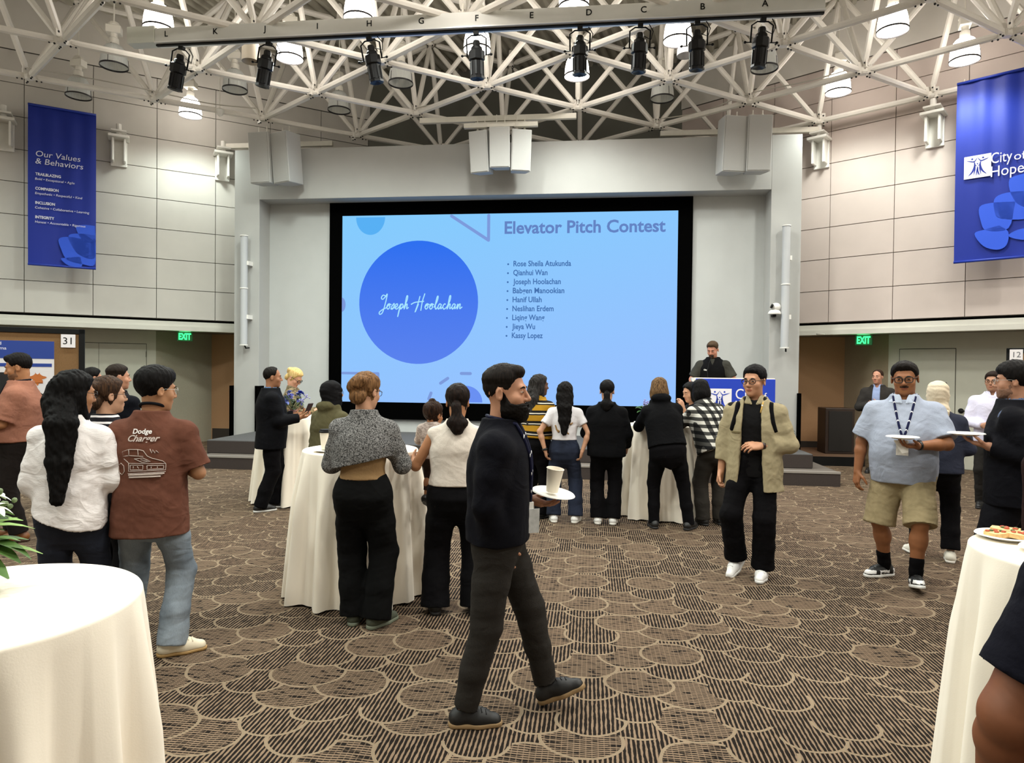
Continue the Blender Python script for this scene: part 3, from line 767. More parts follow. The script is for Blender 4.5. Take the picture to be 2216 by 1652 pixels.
def beard(B, style, c, h):
    HT, HM, hs = B['HT'], B['HM'], B['hs']; S = Shape(); ctr = HT((0, 0, 0)); hf = B['headfield']; E = lambda p, r: ell(HT(p), V3(r)*hs, HM)
    t = {'full': .012, 'stubble': .0025, 'goatee': .008, 'mustache': .007}[style]
    def fn(X, Y, Z):
        x, y, z = X-ctr[0], Y-ctr[1], Z-ctr[2]; x, y, z = [(HM[i, 0]*x+HM[i, 1]*y+HM[i, 2]*z)/hs for i in range(3)]
        ztop = np.interp(np.clip(y, -.03, .12), [-.03, .0, .015, .035, .06, .09, .12], [-.03, .012, -.008, -.045, -.052, -.047, -.045])
        d = hf(X, Y, Z)-t*hs*np.clip((-.01-z)/.05, .12, 1.35)
        d = smooth_max(d, (z-ztop)*hs, .006); d = smooth_max(d, (-.012-y)*hs, .006)
        d = np.maximum(d, (-.135-z)*hs)
        if style == 'mustache': d = np.maximum(d, (-.0555-z)*hs); d = np.maximum(d, (np.abs(x)-.03)*hs)
        if style == 'goatee': d = np.maximum(d, (np.abs(x)-.034)*hs)
        return d
    S.add((fn, ctr-.17*hs, ctr+.17*hs))
    if style == 'full': S.add(E((0, .074, -.106), (.030, .024, .026)), .02)
    mt = hair_mat(c)
    if style == 'stubble': c_ = lin(c); k_ = lin(B['skin']); mt = mat(tuple(c_[i]*.55+k_[i]*.45 for i in range(3)), .8, noise=.3, scale=300)
    if style != 'mustache': S.sub(E((0, .105, -.0635), (.024, .026, .0085)), .004)
    def disp(v, N): return v+N*(.0022*wob((v-ctr)*np.array([170, 170, 90]), 1., 9))[:, None]
    return solid('beard' if style != 'mustache' else 'moustache', S, h, mt, B['root'], disp=disp)
def trousers(B, o, w, sex):
    g = lambda k, d=None: o.get(k, d); s = B['s']; L = g('legs'); vox = g('vox', .009); S = Shape(); lw = w**.7
    th, kn_, hm = L.get('r', (.088, .066, .062)); hemt = L.get('hem', 1.0); hc, up = B['hc'], B['up']
    keys = [k for k in scaled(TORSO[sex], s, w, .010, g('belly', 0.)) if k[0] <= .16*s]; keys = [(-.19*s, keys[0][1]*.62, keys[0][2]*.50, 0), (-.13*s, keys[0][1]*.93, keys[0][2]*.86, 0)]+[k for k in keys if k[0] > -.12*s]
    S.add(loft(hc, up, B['rt'], keys, 2.2, False))
    for q in (-1, 1):
        hip, kn, an, fd = B['leg'][q]; hip = hip+V3(0, 0, .0)
        end = kn+(an-kn)*(hemt*2-1)*1.04 if hemt > .5 else hip+(kn-hip)*hemt*2
        if hemt <= .55:
            S.add(chain([hip, end], [th*s*lw, kn_*s*lw]), .05)
        else:
            end = end+V3(0, 0, -.012*s); S.add(chain([hip+V3(0, 0, .0), hip+(kn-hip)*.5, kn, kn+(end-kn)*.55, end], [th*s*lw, (th*.62+kn_*.38)*s*lw, kn_*s*lw**.8, (kn_*.45+hm*.55)*s*lw**.6, hm*s*lw**.5]), .045)
    S.cap(up, hc+up*L.get('waist', .10)*s)
    am = L.get('fold', .006)*.6; ms = L['mat']
    B['trousers'] = solid(L.get('name', 'trousers'), S, vox, ms, B['root'], fold=[(am, (7, 7, 10), 11), (am*.4, (20, 20, 34), 4)])
    B['legshape'] = S
def top(B, o, w, sex):
    g = lambda k, d=None: o.get(k, d); s = B['s']; vox = g('vox', .009)
    for T in (o['top'] if isinstance(o['top'], list) else [o['top']]):
        S = Shape(); e = T.get('ease', .016); hc, up, rt, fw = B['hc'], B['up'], B['rt'], B['fw']
        hem = T.get('hem', -.06)
        keys = scaled(TORSO[sex], s, w, e, g('belly', 0.))
        fl = T.get('flare', 0.); box = T.get('box', 0.)
        if hem < -.13: k = keys[0]; keys = [((hem-.02)*s, k[1]+fl, k[2]+fl, k[3])]+keys
        if box:          # loose garment: waist not narrower than chest
            mx = max(k[1] for k in keys); my = max(k[2] for k in keys)
            keys = [(k[0], k[1]+(mx-k[1])*box*(1 if k[0] < .36*s else 0), k[2]+(my-k[2])*box*(1 if k[0] < .36*s else 0), k[3]) for k in keys]
        if fl: keys = [(k[0], k[1]+fl*max(0, .25-k[0]/s)*2, k[2]+fl*max(0, .25-k[0]/s)*2, k[3]) for k in keys]
        S.add(loft(hc, up, rt, keys, T.get('p', 2.3)))
        sl = T.get('sleeve', 1.0); ra, rb, rc = T.get('sr', (.062, .054, .042)); ak = w**.5*(1 if sex == 'm' else .9)
        A0 = {q: B['arm'][q][0]-up*max(ra-.056, 0)*s*.9 for q in (-1, 1)}
        for q in (-1, 1): S.add(cone(B['nb']-up*.062*s+rt*q*.045*s, A0[q]+up*.004*s, .040*s+e*.35, (min(ra, .062)-.014)*s*ak+e*.4), .04)
        if T.get('hood'):
            S.add(ell(B['nb']-fw*.075*s+up*.01*s, (.115*s, .07*s, .06*s)), .03); S.add(cone(B['nb']+rt*-.09*s+fw*.02, B['nb']+rt*.09*s+fw*.02, .03, .03), .04)
        hemn = nrm(up+fw*T.get('hemtilt', 0.)+rt*T.get('hemroll', 0.))
        S.cap(-hemn, hc+up*hem*s)
        nr = T.get('neck', .064)*s*1.04
        nr *= (1.12 if T.get('collar') else 1.); S.sub(ell(B['nb']+up*T.get('neckz', .022)*s*(0 if T.get('collar') else 1)+fw*T.get('neckf', .026)*s, (nr, nr, .058*s), None), .012)
        S.sub(cone(B['nb']-up*.12*s, B['nb']+up*.3, .050*s, .050*s), 0)
        if T.get('vneck'): S.sub(loft(B['nb']-up*T['vneck']*s+fw*.16*s, up, rt, [(0, .004, .09), (T['vneck']*s+.02, .065*s, .09)]), .01)
        if T.get('open'):     # jacket worn open: a wedge left out down the front
            a, b_ = T['open']; z0 = (hem-.05)*s; S.sub(loft(hc+fw*.16*s+rt*T.get('openx', 0.)*s, up, rt, [(z0, b_*s, .20), (.30*s, a*s, .20), (.5*s, a*.9*s, .2), (.62*s, a*.9*s, .2)], 4), .012)
        for q in (-1, 1):
            if sl <= 0: continue
            _, a1, a2 = B['arm'][q]; a0 = A0[q]; inn = a0-rt*q*.06*s-up*.012*s
            if sl <= .5: S.add(chain([inn, a0, a0+(a1-a0)*sl*2], [ra*s*ak, ra*s*ak, rb*s*ak]), .04)
            else:
                f = (sl-.5)*2; en = a1+(a2-a1)*f
                if T.get('puff'): S.add(chain([inn, a0, a0+(a1-a0)*.6, a1, a1+(en-a1)*.6, en], [ra*s*ak, ra*s*ak, (rb+.02)*s*ak, (rb+.025)*s*ak, rb*s*ak, rc*s*ak]), .04)
                else: S.add(chain([inn, a0, a0+(a1-a0)*.5, a1, en], [ra*s*ak, ra*s*ak, (ra+rb)/2*s*ak, rb*s*ak, rc*s*ak]), .04)
        am = T.get('fold', .006)*.62
        ob = solid(T.get('name', 'shirt'), S, T.get('vox', vox), T['mat'], B['root'], fold=[(am, (7, 7, 9), T.get('seed', 2)), (am*.38, (20, 20, 26), 7)])
        if T.get('tag'): ob['label'] = T['tag']
        B['top'] = ob; B['topshape'] = S
        if T.get('collar'):
            Cn = Shape(); nb = B['nb']+up*.022*s; h_ = T.get('ch', .036)*s; nw = B['neckw']
            Cn.add(loft(nb-up*.030*s+fw*.004, nrm(up+fw*.10), rt, [(-.008*s, .078*s*nw, .078*s*nw), (h_*.5, .070*s*nw, .074*s*nw), (h_, .066*s*nw, .070*s*nw)]))
            Cn.add(loft(nb-up*.034*s+fw*.004, nrm(up+fw*.10), rt, [(-.030*s, .104*s*nw, .098*s*nw), (h_*.3, .080*s*nw, .082*s*nw), (h_*.8, .070*s*nw, .074*s*nw)]), .008)
            Cn.sub(loft(nb-up*.06*s, nrm(up+fw*.10), rt, [(0, .066*s*nw, .068*s*nw), (.2*s, .059*s*nw, .062*s*nw)]))
            Cn.sub(loft(nb-up*.08*s+fw*.10*s, up, rt, [(0, .006, .07), (.16*s, T.get('co', .05)*s, .07)]), .006)
            solid('collar', Cn, min(vox, .007), T.get('cmat', T['mat']), ob)
def shoe(B, q, o):
    s = B['s']; hip, kn, an, fd = B['leg'][q]; d = o['shoe']; sc = d.get('sc', 1.)*s**.6; R = np.array([nrm(np.cross(fd, V3(0, 0, 1))), fd, np.cross(nrm(np.cross(fd, V3(0, 0, 1))), fd)])
    P = lambda x, y, z: an+R.T@(V3(x, y, z)*sc)-R[2]*(.085*s-.085*s)
    g0 = -.085*s/sc; q_ = -q*.006
    S = Shape()
    S.add(cone(P(0, -.040, g0+.045), P(q_, .07, g0+.045), .036*sc, .042*sc)).add(cone(P(q_, .07, g0+.038), P(q_*1.5, .155, g0+.028), .044*sc, .034*sc), .03)
    S.add(cone(P(0, -.030, g0+.05), P(0, -.012, g0+d.get('h', .095)), .038*sc, .037*sc), .03)
    S.add(cone(P(q_, .03, g0+.065), P(q_, .10, g0+.045), .030*sc, .034*sc), .02)
    S.sub(cone(P(0, -.010, g0+.10), P(0, -.004, g0+.2), .028*sc, .034*sc), .006)
    S.cap(-R[2], P(0, 0, g0+.018))
    h = o.get('sv', max(.006, min(o.get('vox', .009), .008)))
    def mfn(c):
        l = (c-an)@R.T/sc; m = np.zeros(len(c), int)
        if d.get('two'):
            z = l[:, 2]-g0; y = l[:, 1]; x = np.abs(l[:, 0])
            m[:] = 0
            m[(y > .115) & (z < .06) & (z > .034)] = 1
            m[(y > -.01) & (y < .085) & (z < .062) & (x > .024) & (z > .026)] = 1
            m[(y < -.045) & (z > .035) & (z < .07)] = 1
            if d.get('swoosh'): m[(x > .030) & (np.abs(z-(.028+.22*(y-.0)*(y > 0)*.9+.3*np.maximum(-y, 0)))<.006) & (y > -.045) & (y < .075)] = 0
        return m
    up = solid('shoe', S, h, [d['mat'], d.get('mat2', d['mat'])], B['root'], mfn=mfn if d.get('two') else None)
    if up is not None and h < .0075 and not d.get('nolace'):
        for y in (.035, .060, .085, .108):
            L = [S.snap(P(x, y+abs(x)*.25, g0+.16), -R[2], .001, .2) for x in np.linspace(-.024, .024, 7)]; L = [p for p in L if p is not None]
            if len(L) > 3: MB().tube(L, .0035*sc, 5).build('lace', d.get('lace', d['mat']), up, smooth=True)
    so = Shape(); so.add(cone(P(0, -.042, g0+.014), P(q_, .075, g0+.014), .040*sc, .047*sc)).add(cone(P(q_, .075, g0+.014), P(q_*1.5, .160, g0+.014), .047*sc, .036*sc), .02)
    t = d.get('st', .026); so.cap(R[2], P(0, 0, g0+t)).cap(-R[2], P(0, 0, g0))
    solid('sole', so, h, d.get('sole', M_WHITE), up)
def glasses(B, c='101010', r=.021, wire=.0016, shape='round', dz=0.):
    HT, HM, hs = B['HT'], B['HM'], B['hs']; mb = MB(); b = B['bodyshape']
    for q in (-1, 1):
        pts = []
        for i in range(20):
            a = 2*math.pi*i/20; k = 1 if shape == 'round' else 1/max(abs(math.cos(a))**4+abs(math.sin(a))**4, .3)**.25
            x, z = r*k*1.12*math.cos(a), r*k*.92*math.sin(a)
            pts.append(HT((q*.033+x, .1075-abs(q*.033+x)*.22, .002+z+dz)))
        mb.tube(pts, wire*hs*1.3, 6, closed=True)
        mb.tube([HT((q*(.033+r*1.12), .1075-(.033+r*1.12)*.22, .008+dz)), HT((q*.074, .075, .010+dz)), HT((q*.083, .01, .010)), HT((q*.081, -.02, .002))], wire*hs*1.2, 6)
    mb.tube([HT((-.011, .105, .006+dz)), HT((0, .108, .010+dz)), HT((.011, .105, .006+dz))], wire*hs*1.2, 6)
    return mb.build('glasses', mat(c, .3, .2), B['root'], smooth=True)
def lanyard(B, c='141a33', drop=.30, badge=True, spots=True, width=.010, shape=None, badge_c='e9e6df', shift=0., byaw=0.):
    """ribbon round the neck, laid on the front of the shirt, with a badge"""
    S = shape or B['topshape']; s = B['s']; nb, up, rt, fw = B['nb'], B['up'], B['rt'], B['fw']; root = B['root']
    path = {}
    for q in (-1, 1):
        P = []
        for i in range(15):
            t = i/14; x = q*(.075*(1-t)**.8+.004)*s+shift*t; z = .0-(drop*t)*s
            p = S.snap(nb+rt*x+up*(z+.02*s*(1-t))+fw*.35, -fw, .004, .5)
            if p is not None: P.append(p)
        back = [nb+rt*q*.070*s*B['neckw']+up*.012*s, nb+rt*q*.052*s*B['neckw']+up*.020*s-fw*.052*s, nb+up*.024*s-fw*.072*s*B['neckw']]
        path[q] = P; mb = MB(); mb.tube(back[::-1]+P, width*.5, 6)
        ob = mb.build('lanyard', cloth(c, .6), root, smooth=True)
        if spots:
            mb = MB()
            for p in P[2::3]: mb.ball(p+fw*.003, (width*.55, .004, width*.7), 8, 5)
            mb.build('lanyard_print', mat('e8e8ea', .6), ob, smooth=True)
    if badge and path[1]:
        p = path[1][-1]; mb = MB(); ya = math.radians(byaw); r0, f0 = rt, fw; rt = r0*math.cos(ya)+f0*math.sin(ya); fw = f0*math.cos(ya)-r0*math.sin(ya)
        mb.box(-.012, .012, -.004, .006, -.03, .002, Matrix([rt, fw, up]).transposed(), p+fw*.008)
        cl = mb.build('badge_clip', M_WHITE, root)
        mb = MB(); mb.box(-.042, .042, .0, .004, -.145, -.03, Matrix([rt, fw, up]).transposed(), p+fw*.014); mb.build('badge', mat(badge_c, .4, noise=.2, scale=30), root)
def watch(B, q, c='0d0d0d'):
    a0, a1, a2 = B['arm'][q]; d = nrm(a2-a1); mb = MB(); s = B['s']
    r = .031*s; p = a2-d*.018
    mb.lathe([(r, -.011), (r+.004, -.009), (r+.004, .009), (r, .011)], 20, Vector(p), Vector(d).to_track_quat('Z', 'Y').to_matrix(), cap=False)
    side = V3(0, 0, 1)-d*d[2]; side = nrm(side-V3(0, .4, 0)); mb.ball(p+side*(r+.004), (.017, .017, .012), 10, 6)
    mb.build('wristwatch', mat(c, .4), B['root'], smooth=True)
def stripes(axis, per, a, b, duty=.5, ofs=0., rough=.85, c3=None):
    t = NT('striped_cloth'); x = t.xyz()[axis]; nz = t.noise(t.obj(), 6.0)
    v = t.mth('FRACT', t.mth('DIVIDE', t.mth('ADD', t.mth('ADD', x, t.mth('MULTIPLY', nz, .015)), ofs), per))
    f = t.mth('LESS_THAN', v, duty); c = t.mix(f, lin(b), lin(a))
    if c3: c = t.mix(t.mth('LESS_THAN', t.mth('ABSOLUTE', t.mth('SUBTRACT', v, .72)), .05), c, lin(c3))
    return t.pr(c, rough, 0, t.noise(t.obj(), 120.), .2, .003, Specular_IOR_Level=.2)
def plaid(per=.075):
    t = NT('plaid_cloth'); x, y, z = t.xyz(); m = t.mth; nz = t.noise(t.obj(), 5.0); w = m('MULTIPLY', nz, .02)
    u = m('ADD', m('MULTIPLY', x, .9), m('MULTIPLY', y, .35))
    fx = m('LESS_THAN', m('FRACT', m('DIVIDE', m('ADD', u, w), per)), .5); fz = m('LESS_THAN', m('FRACT', m('DIVIDE', m('ADD', z, w), per)), .5)
    s_ = m('MULTIPLY', m('ADD', fx, fz), .5); r = t.n('ValToRGB', None, Fac=s_); e = r.color_ramp.elements
    e[0].color = (*lin('0c0c0d'), 1); e[1].color = (*lin('c4c1b8'), 1); e.new(.5).color = (*lin('3c3b38'), 1)
    return t.pr(r.outputs[0], .85, 0, t.noise(t.obj(), 120.), .2, .003, Specular_IOR_Level=.2)
def knit(c1, c2, sc=70):
    t = NT('knit'); v = t.obj(); n1 = t.noise(v, sc, 3.0, (1, 1, 1.4)); f = t.n('MapRange', None, i0=n1, i1=.36, i2=.64, i3=0., i4=1.)
    return t.pr(t.mix(f, lin(c1), lin(c2)), .95, 0, n1, .5, .006, Specular_IOR_Level=.1)
def denim(c1, c2, sc=5.):
    t = NT('denim'); v = t.obj(); n1 = t.noise(v, sc, 3.0, (1, 1, .6)); n2 = t.noise(v, 1.0, 2.0, (300, 300, 40)); f = t.n('MapRange', None, i0=n1, i1=.3, i2=.7, i3=0., i4=1.)
    c = t.mix(f, lin(c1), lin(c2)); g = t.mth('MULTIPLY_ADD', n2, .5, .75)
    big = t.n('TexNoise', None, Vector=t.n('Mapping', None, Vector=v, Scale=(1, 1, 1.8)), Scale=5.0, Detail=2.5, Roughness=.42, Distortion=.7).outputs[0]
    ridge = t.mth('SUBTRACT', 1.0, t.mth('MINIMUM', t.mth('MULTIPLY', t.mth('ABSOLUTE', t.mth('SUBTRACT', big, .5)), 6.0), 1.0))
    hh = t.mth('ADD', t.mth('MULTIPLY', ridge, .16), t.mth('MULTIPLY', big, .7))
    return t.pr(t.mix(1.0, c, t.n('CombineColor', None, i0=g, i1=g, i2=g), 'MULTIPLY'), .9, 0, hh, .8, .018, Specular_IOR_Level=.2)
def on_back(B, lines, r=.0022, m=None, name='print', face=-1, at=(0, .3), ob=None, off=.0045):
    """draws polylines (metres; x right as seen, z up) on the back (face -1) or chest of the garment"""
    S = B['topshape']; mb = MB(); hc, up, rt, fw, s = B['hc'], B['up'], B['rt'], B['fw'], B['s']
    for ln in lines:
        P = []
        for i in range(len(ln)-1):
            a, b = np.array(ln[i]), np.array(ln[i+1]); k = max(1, int(np.linalg.norm(b-a)/.012))
            P += [a+(b-a)*j/k for j in range(k)]
        P.append(np.array(ln[-1])); Q = []
        for p in P:
            x = p[0] if face < 0 else -p[0]
            q = S.snap(hc+rt*(x+at[0])+up*(p[1]+at[1])+fw*face*.4, -fw*face, off, .6)
            if q is not None: Q.append(q)
        if len(Q) > 1: mb.tube(Q, r, 5)
    if mb.v: return mb.build(name, m or M_WHITE, ob or B['top'], smooth=True)
def text_on(B, body, size, at, m, face=-1, name='lettering', shear=0., ob=None):
    S = B['topshape']; hc, up, rt, fw = B['hc'], B['up'], B['rt'], B['fw']; vs, fs = text_geo(body, size, shear=shear, bold=.001, align='CENTER')
    out = []
    for v in vs:
        x = v.x if face < 0 else -v.x
        q = S.snap(hc+rt*(x+at[0])+up*(v.y+at[1])+fw*face*.4, -fw*face, .006, .6); out.append(q if q is not None else hc+rt*(x+at[0])+up*(v.y+at[1])+fw*face*.12)
    return MB().add(out, fs).build(name, m, ob or B['top'])
# ------------------------------------------------------------------ the people, nearest first
BLK = cloth('060507', .9); TR_BLK = dict(mat=BLK)
SH_W = dict(mat=mat('e4e2de', .5), sole=mat('dedbd2', .5)); SH_B = dict(mat=mat('0d0c0c', .5), sole=mat('141312', .6))
def world(B, p):
    return B['root'].matrix_basis @ Vector(p) if False else (Matrix.Translation(B['root'].location) @ Matrix.Rotation(B['root'].rotation_euler.z, 4, 'Z') @ Vector(p))
# bearded man walking to the right with plate and cup
P = front_man = person('person striding right with full dark beard, navy cardigan and lanyard, carrying cup and plate', (-.43, 3.18), 84, 1.68,
    w=1.12, vox=.0055, bv=.0042, hv=.004, sv=.005, skin='b07e62', face=True, hs=1.04, crouch=-.014, twist=4,
    feet=((-.10, .245, .03, 4, 24), (.10, -.145, 0, -2, 0)), lean=1,
    arms=(((-.16, -.42, -1), (.10, 1, -.28)), ((.14, -.16, -1), (-.42, .28, -1))), headdir=(8, -1, 0),
    hands=(dict(n=(.1, 0, 1), curl=(.35, .3, .3, .35), thumb=.2), dict(n=(-1, .2, 0), curl=(.3, .3, .3, .3))),
    hair='fade+quiff', hairc='0d0a08', hairc2='1d1510', beard='full', beardc='0e0a08', eyeopen=.0038,
    top=[dict(name='undershirt', mat=cloth('1a1b26'), ease=.002, hem=-.02, sleeve=0, neck=.06),
         dict(name='cardigan', mat=cloth('090910', .9, .1, 150), ease=.026, hem=-.04, box=.85, sleeve=.97, sr=(.074, .062, .044), neck=.078, neckz=.03, fold=.008, vneck=.16)],
    legs=dict(mat=cloth('282522', .85, .12, 160), r=(.092, .074, .056), hem=.955, fold=.008),
    shoe=dict(mat=mat('0e0d0d', .55, noise=.2, scale=60), sole=mat('8a6f4b', .7), h=.075, sc=.94))
lanyard(P, '12142c', .40, True, True, .018, badge_c='b9bab8', byaw=-62); watch(P, -1, 'cfcfd2')
# brown T-shirt, seen from behind
P = tee_man = person('person seen from behind in brown car-print T-shirt, pale blue jeans and glasses', (-2.53, 3.62), -14, 1.665,
    w=.98, vox=.006, bv=.005, hv=.0045, skin='a97a58', headdir=(44, 4, 0), hs=1.04,
    feet=((-.14, .02, 0, -6, 0), (.135, -.05, 0, 70, 0)), lean=2,
    arms=(((-.30, .20, -1), (.35, 1, .10)), ((.34, .06, -1), (-.75, 1, .10))), hands=(dict(n=(1, 0, .2)), dict(n=(-1, 0, .2))),
    hair='mop+quiff', hairc='0a0808', hairc2='0e0b0a',
    top=dict(mat=cloth('5f3b2e', .9, .08, 30), ease=.030, hem=-.19, box=.9, flare=.02, sleeve=.43, sr=(.080, .086, .06), neck=.07, fold=.010, seed=5),
    legs=dict(mat=denim('59626c', '8b949c'), r=(.100, .080, .085), hem=.99, fold=.010),
    shoe=dict(mat=mat('d9cdb4', .6), sole=mat('a07f4d', .6), h=.075, st=.02))
glasses(P, 'b9b7b0', .021, .0011)
MB().tube([P['nb']+P['rt']*.066*math.cos(a)*P['s']+P['fw']*.068*math.sin(a)*P['s']+V3(0, 0, .038-.02*math.sin(a)) for a in np.linspace(-math.pi*.5-2.2, -math.pi*.5+2.2, 20)], .009, 8).build('lanyard', cloth('0e0e12'), P['root'], smooth=True)
CAR = [[(-.13, .02), (-.14, .05), (-.12, .07), (-.10, .10), (-.06, .112), (.0, .112), (.035, .105), (.06, .075), (.09, .062), (.15, .045), (.165, .03)],
       [(-.12, .07), (-.05, .078), (.035, .073)], [(-.10, .10), (-.095, .076)], [(-.06, .112), (-.055, .078)], [(.0, .112), (.005, .076)],
       [(-.055, .035), (.165, .03), (.165, -.005), (-.055, -.01), (-.055, .035)], [(-.045, .025), (.035, .023), (.035, -.001), (-.045, -.002), (-.045, .025)],
       [(.06, .022), (.155, .020), (.155, .002), (.06, .0), (.06, .022)], [(-.06, -.022), (.165, -.015)], [(-.055, -.035), (.15, -.030)], [(-.05, -.045), (.13, -.042)],
       [(-.13, .02), (-.125, -.015), (-.10, -.03), (-.085, -.01), (-.09, .02), (-.11, .035), (-.13, .02)], [(-.02, .06), (.035, .064), (.08, .045), (.03, .04), (-.02, .06)],
       [(-.055, .035), (-.09, .06)], [(.02, .055), (.06, .048)], [(-.025, .018), (-.025, .004)], [(.0, .018), (.01, .004)], [(.085, .016), (.085, .005)], [(.12, .015), (.12, .006)],
       [(.075, .115), (.085, .09), (.09, .11), (.105, .09), (.11, .105), (.125, .092)]]
M_PRINT = mat('b9a9a0', .8)
on_back(P, [[(x*.85, y) for x, y in l] for l in CAR], .0020, M_PRINT, 'car_print', -1, (-.015, .205))
on_back(P, [[(x*.85, y-.004) for x, y in l] for l in ([(-.055, -.026), (.16, -.020)], [(-.05, -.040), (.14, -.036)])], .0045, M_PRINT, 'bumper_print', -1, (-.015, .205))
text_on(P, 'Dodge', .038, (-.005, .405), mat('e4ddd8', .8), shear=.1)
text_on(P, 'Charger', .050, (.0, .362), M_PRINT, shear=.35)
# white blouse, very long black hair
P = blouse_woman = person('person in loose white blouse and dark jeans, very long black hair down her back', (-2.87, 3.42), -20, 1.645, sex='f',
    w=.97, vox=.006, bv=.006, hv=.0055, skin='a97957', headdir=(46, 6, 0),
    arms=(((-.13, .02, -1), (.25, .8, -.5)), ((.30, .10, -1), (.20, 1, .40))), hands=(dict(n=(1, 0, .2)), dict(n=(-1, 0, .3), curl=(.7, .7, .7, .7))),
    hair='full+long.42', hairc='070606', hairc2='0d0a09', hairback=.055,
    top=dict(name='blouse', mat=cloth('e6dfdc', .8, .04, 60, .10, (1, 1, 4), crease=.35), ease=.026, hem=-.035, hemtilt=-.35, hemroll=.30, box=.7, sleeve=1.0, sr=(.070, .064, .036), puff=True, neck=.075, fold=.012),
    legs=dict(name='jeans', mat=denim('171922', '2a2e3a'), r=(.100, .078, .070), fold=.008), shoe=SH_B)
glasses(P, '1a1714', .022, .0014)
MB().tube([P['arm'][1][2]+V3(.034*math.cos(a), .0, .034*math.sin(a)) for a in np.linspace(0, 6.1, 16)], .006, 6, closed=True).build('bracelet', mat('a9794e', .4), P['root'], smooth=True)
# striped top
P = person('person in black and white striped top, hand at her chin, standing beside the white blouse', (-3.13, 4.02), 12, 1.605, sex='f', w=1.15, vox=.007, bv=.006, hv=.0055,
    skin='b58a6e', headdir=(22, 0, 0), arms=(((-.2, .3, -1), (.6, .8, .1)), ((.15, .55, -.85), (-.35, .45, 1))), hands=(dict(n=(0, 0, 1)), dict(n=(-.3, -.6, .2), d=(-.2, .5, .8), curl=(.5, .6, .6, .6))),
    hair='full+bun', hairc='15100d', hairc2='4a3322',
    top=dict(mat=stripes(2, .040, '0f0d14', 'd8d2d2', .68), ease=.018, hem=.02, box=.5, sleeve=.95, sr=(.066, .058, .042), neck=.07),
    legs=dict(mat=BLK, r=(.098, .088, .098), hem=1.02), shoe=SH_B)
glasses(P, '1a1714', .021, .0013)
# cardigan woman at the middle table
P = person('person with clipped-up brown hair in grey knit cardigan and black trousers, back turned', (-1.455, 4.20), -10, 1.655, sex='f', w=1.03, vox=.0065, bv=.006, hv=.005,
    skin='b98b6e', headdir=(30, 8, 0), lean=3, feet=((-.06, .04, 0, -6, 0), (.10, -.03, 0, 40, 0)),
    arms=(((-.28, .25, -1), (.3, 1, -.1)), ((.38, .12, -1), (-.12, 1, .18))), hands=(dict(n=(0, 0, 1)), dict(n=(-1, 0, .2), curl=(.7, .7, .7, .7))),
    hair='full+bun', hairc='3a2616', hairc2='8a6440',
    top=[dict(name='tank_top', mat=cloth('8c6f4c', .8), ease=.012, hem=.085, sleeve=0, neck=.08),
         dict(name='cardigan', mat=knit('201f1f', '8a8886', 120), ease=.036, hem=.20, hemroll=-.22, box=.8, sleeve=.96, sr=(.078, .068, .046), neck=.072, fold=.010)],
    legs=dict(mat=cloth('060606', .9, .1, 60), r=(.104, .096, .092), hem=1.0, waist=.115, fold=.008),
    shoe=dict(mat=mat('3f4436', .7), sole=mat('6b7160', .7), h=.07))
glasses(P, '2a1a14', .021, .0014)
# woman with the baby
P = mother = person('person in sleeveless cream top and black flared trousers holding a baby', (-.90, 4.52), -12, 1.575, sex='f', w=1.20, vox=.0065, bv=.006, hv=.0055,
    skin='a5724f', headdir=(6, 6, 0), feet=((-.14, 0, 0, -8, 0), (.13, 0, 0, 10, 0)),
    arms=(((-.55, .10, -1), (-.10, 1, .05)), ((.30, .2, -1), (-.2, 1, .1))), hands=(dict(n=(1, 0, .3)), dict(n=(-1, 0, .3))),
    hair='full+pony', hairc='0a0808', hairc2='241913',
    top=dict(mat=cloth('cfc4b8', .9, .05, 120, .06), ease=.018, hem=.055, box=.4, sleeve=0, neck=.075, neckz=.045, fold=.008),
    legs=dict(mat=BLK, r=(.104, .088, .104), hem=1.01, waist=.10), shoe=SH_B)
rib = Shape(); rib.add(loft(P['hc'], P['up'], P['rt'], [(.05, .176, .128), (.11, .166, .12)])); solid('waistband', rib, .007, cloth('c9bdb2', .9, .05, 150, .12, (8, 8, 1)), P['top'])
person('baby with dark hair in black shoes carried on the hip of the cream-top person', (-1.12, 4.68, .71), 10, .69, vox=.006, bv=.005, hs=.76, w=1.0, neckw=.8, skin='a5724f', headdir=(15, 5, 0), face=True,
    feet=((-.05, .02, 0, -5, -30), (.07, .10, .08, 5, -10)), arms=(((-.4, .4, -.8), (.2, 1, .2)), ((.4, .4, -.8), (-.2, 1, .2))), hands=({}, {}),
    hair='full+knob', hairc='120c09', hairc2='3a261a',
    top=dict(mat=knit('8d7f78', 'b9aaa0', 60), ease=.014, hem=-.10, sleeve=.9, sr=(.07, .066, .05), neck=.07), legs=dict(mat=cloth('3a2a24'), r=(.075, .058, .045), hem=.8, waist=.05), shoe=dict(mat=mat('0b0a0a', .5), sc=.85, sole=mat('0b0a0a', .5)))
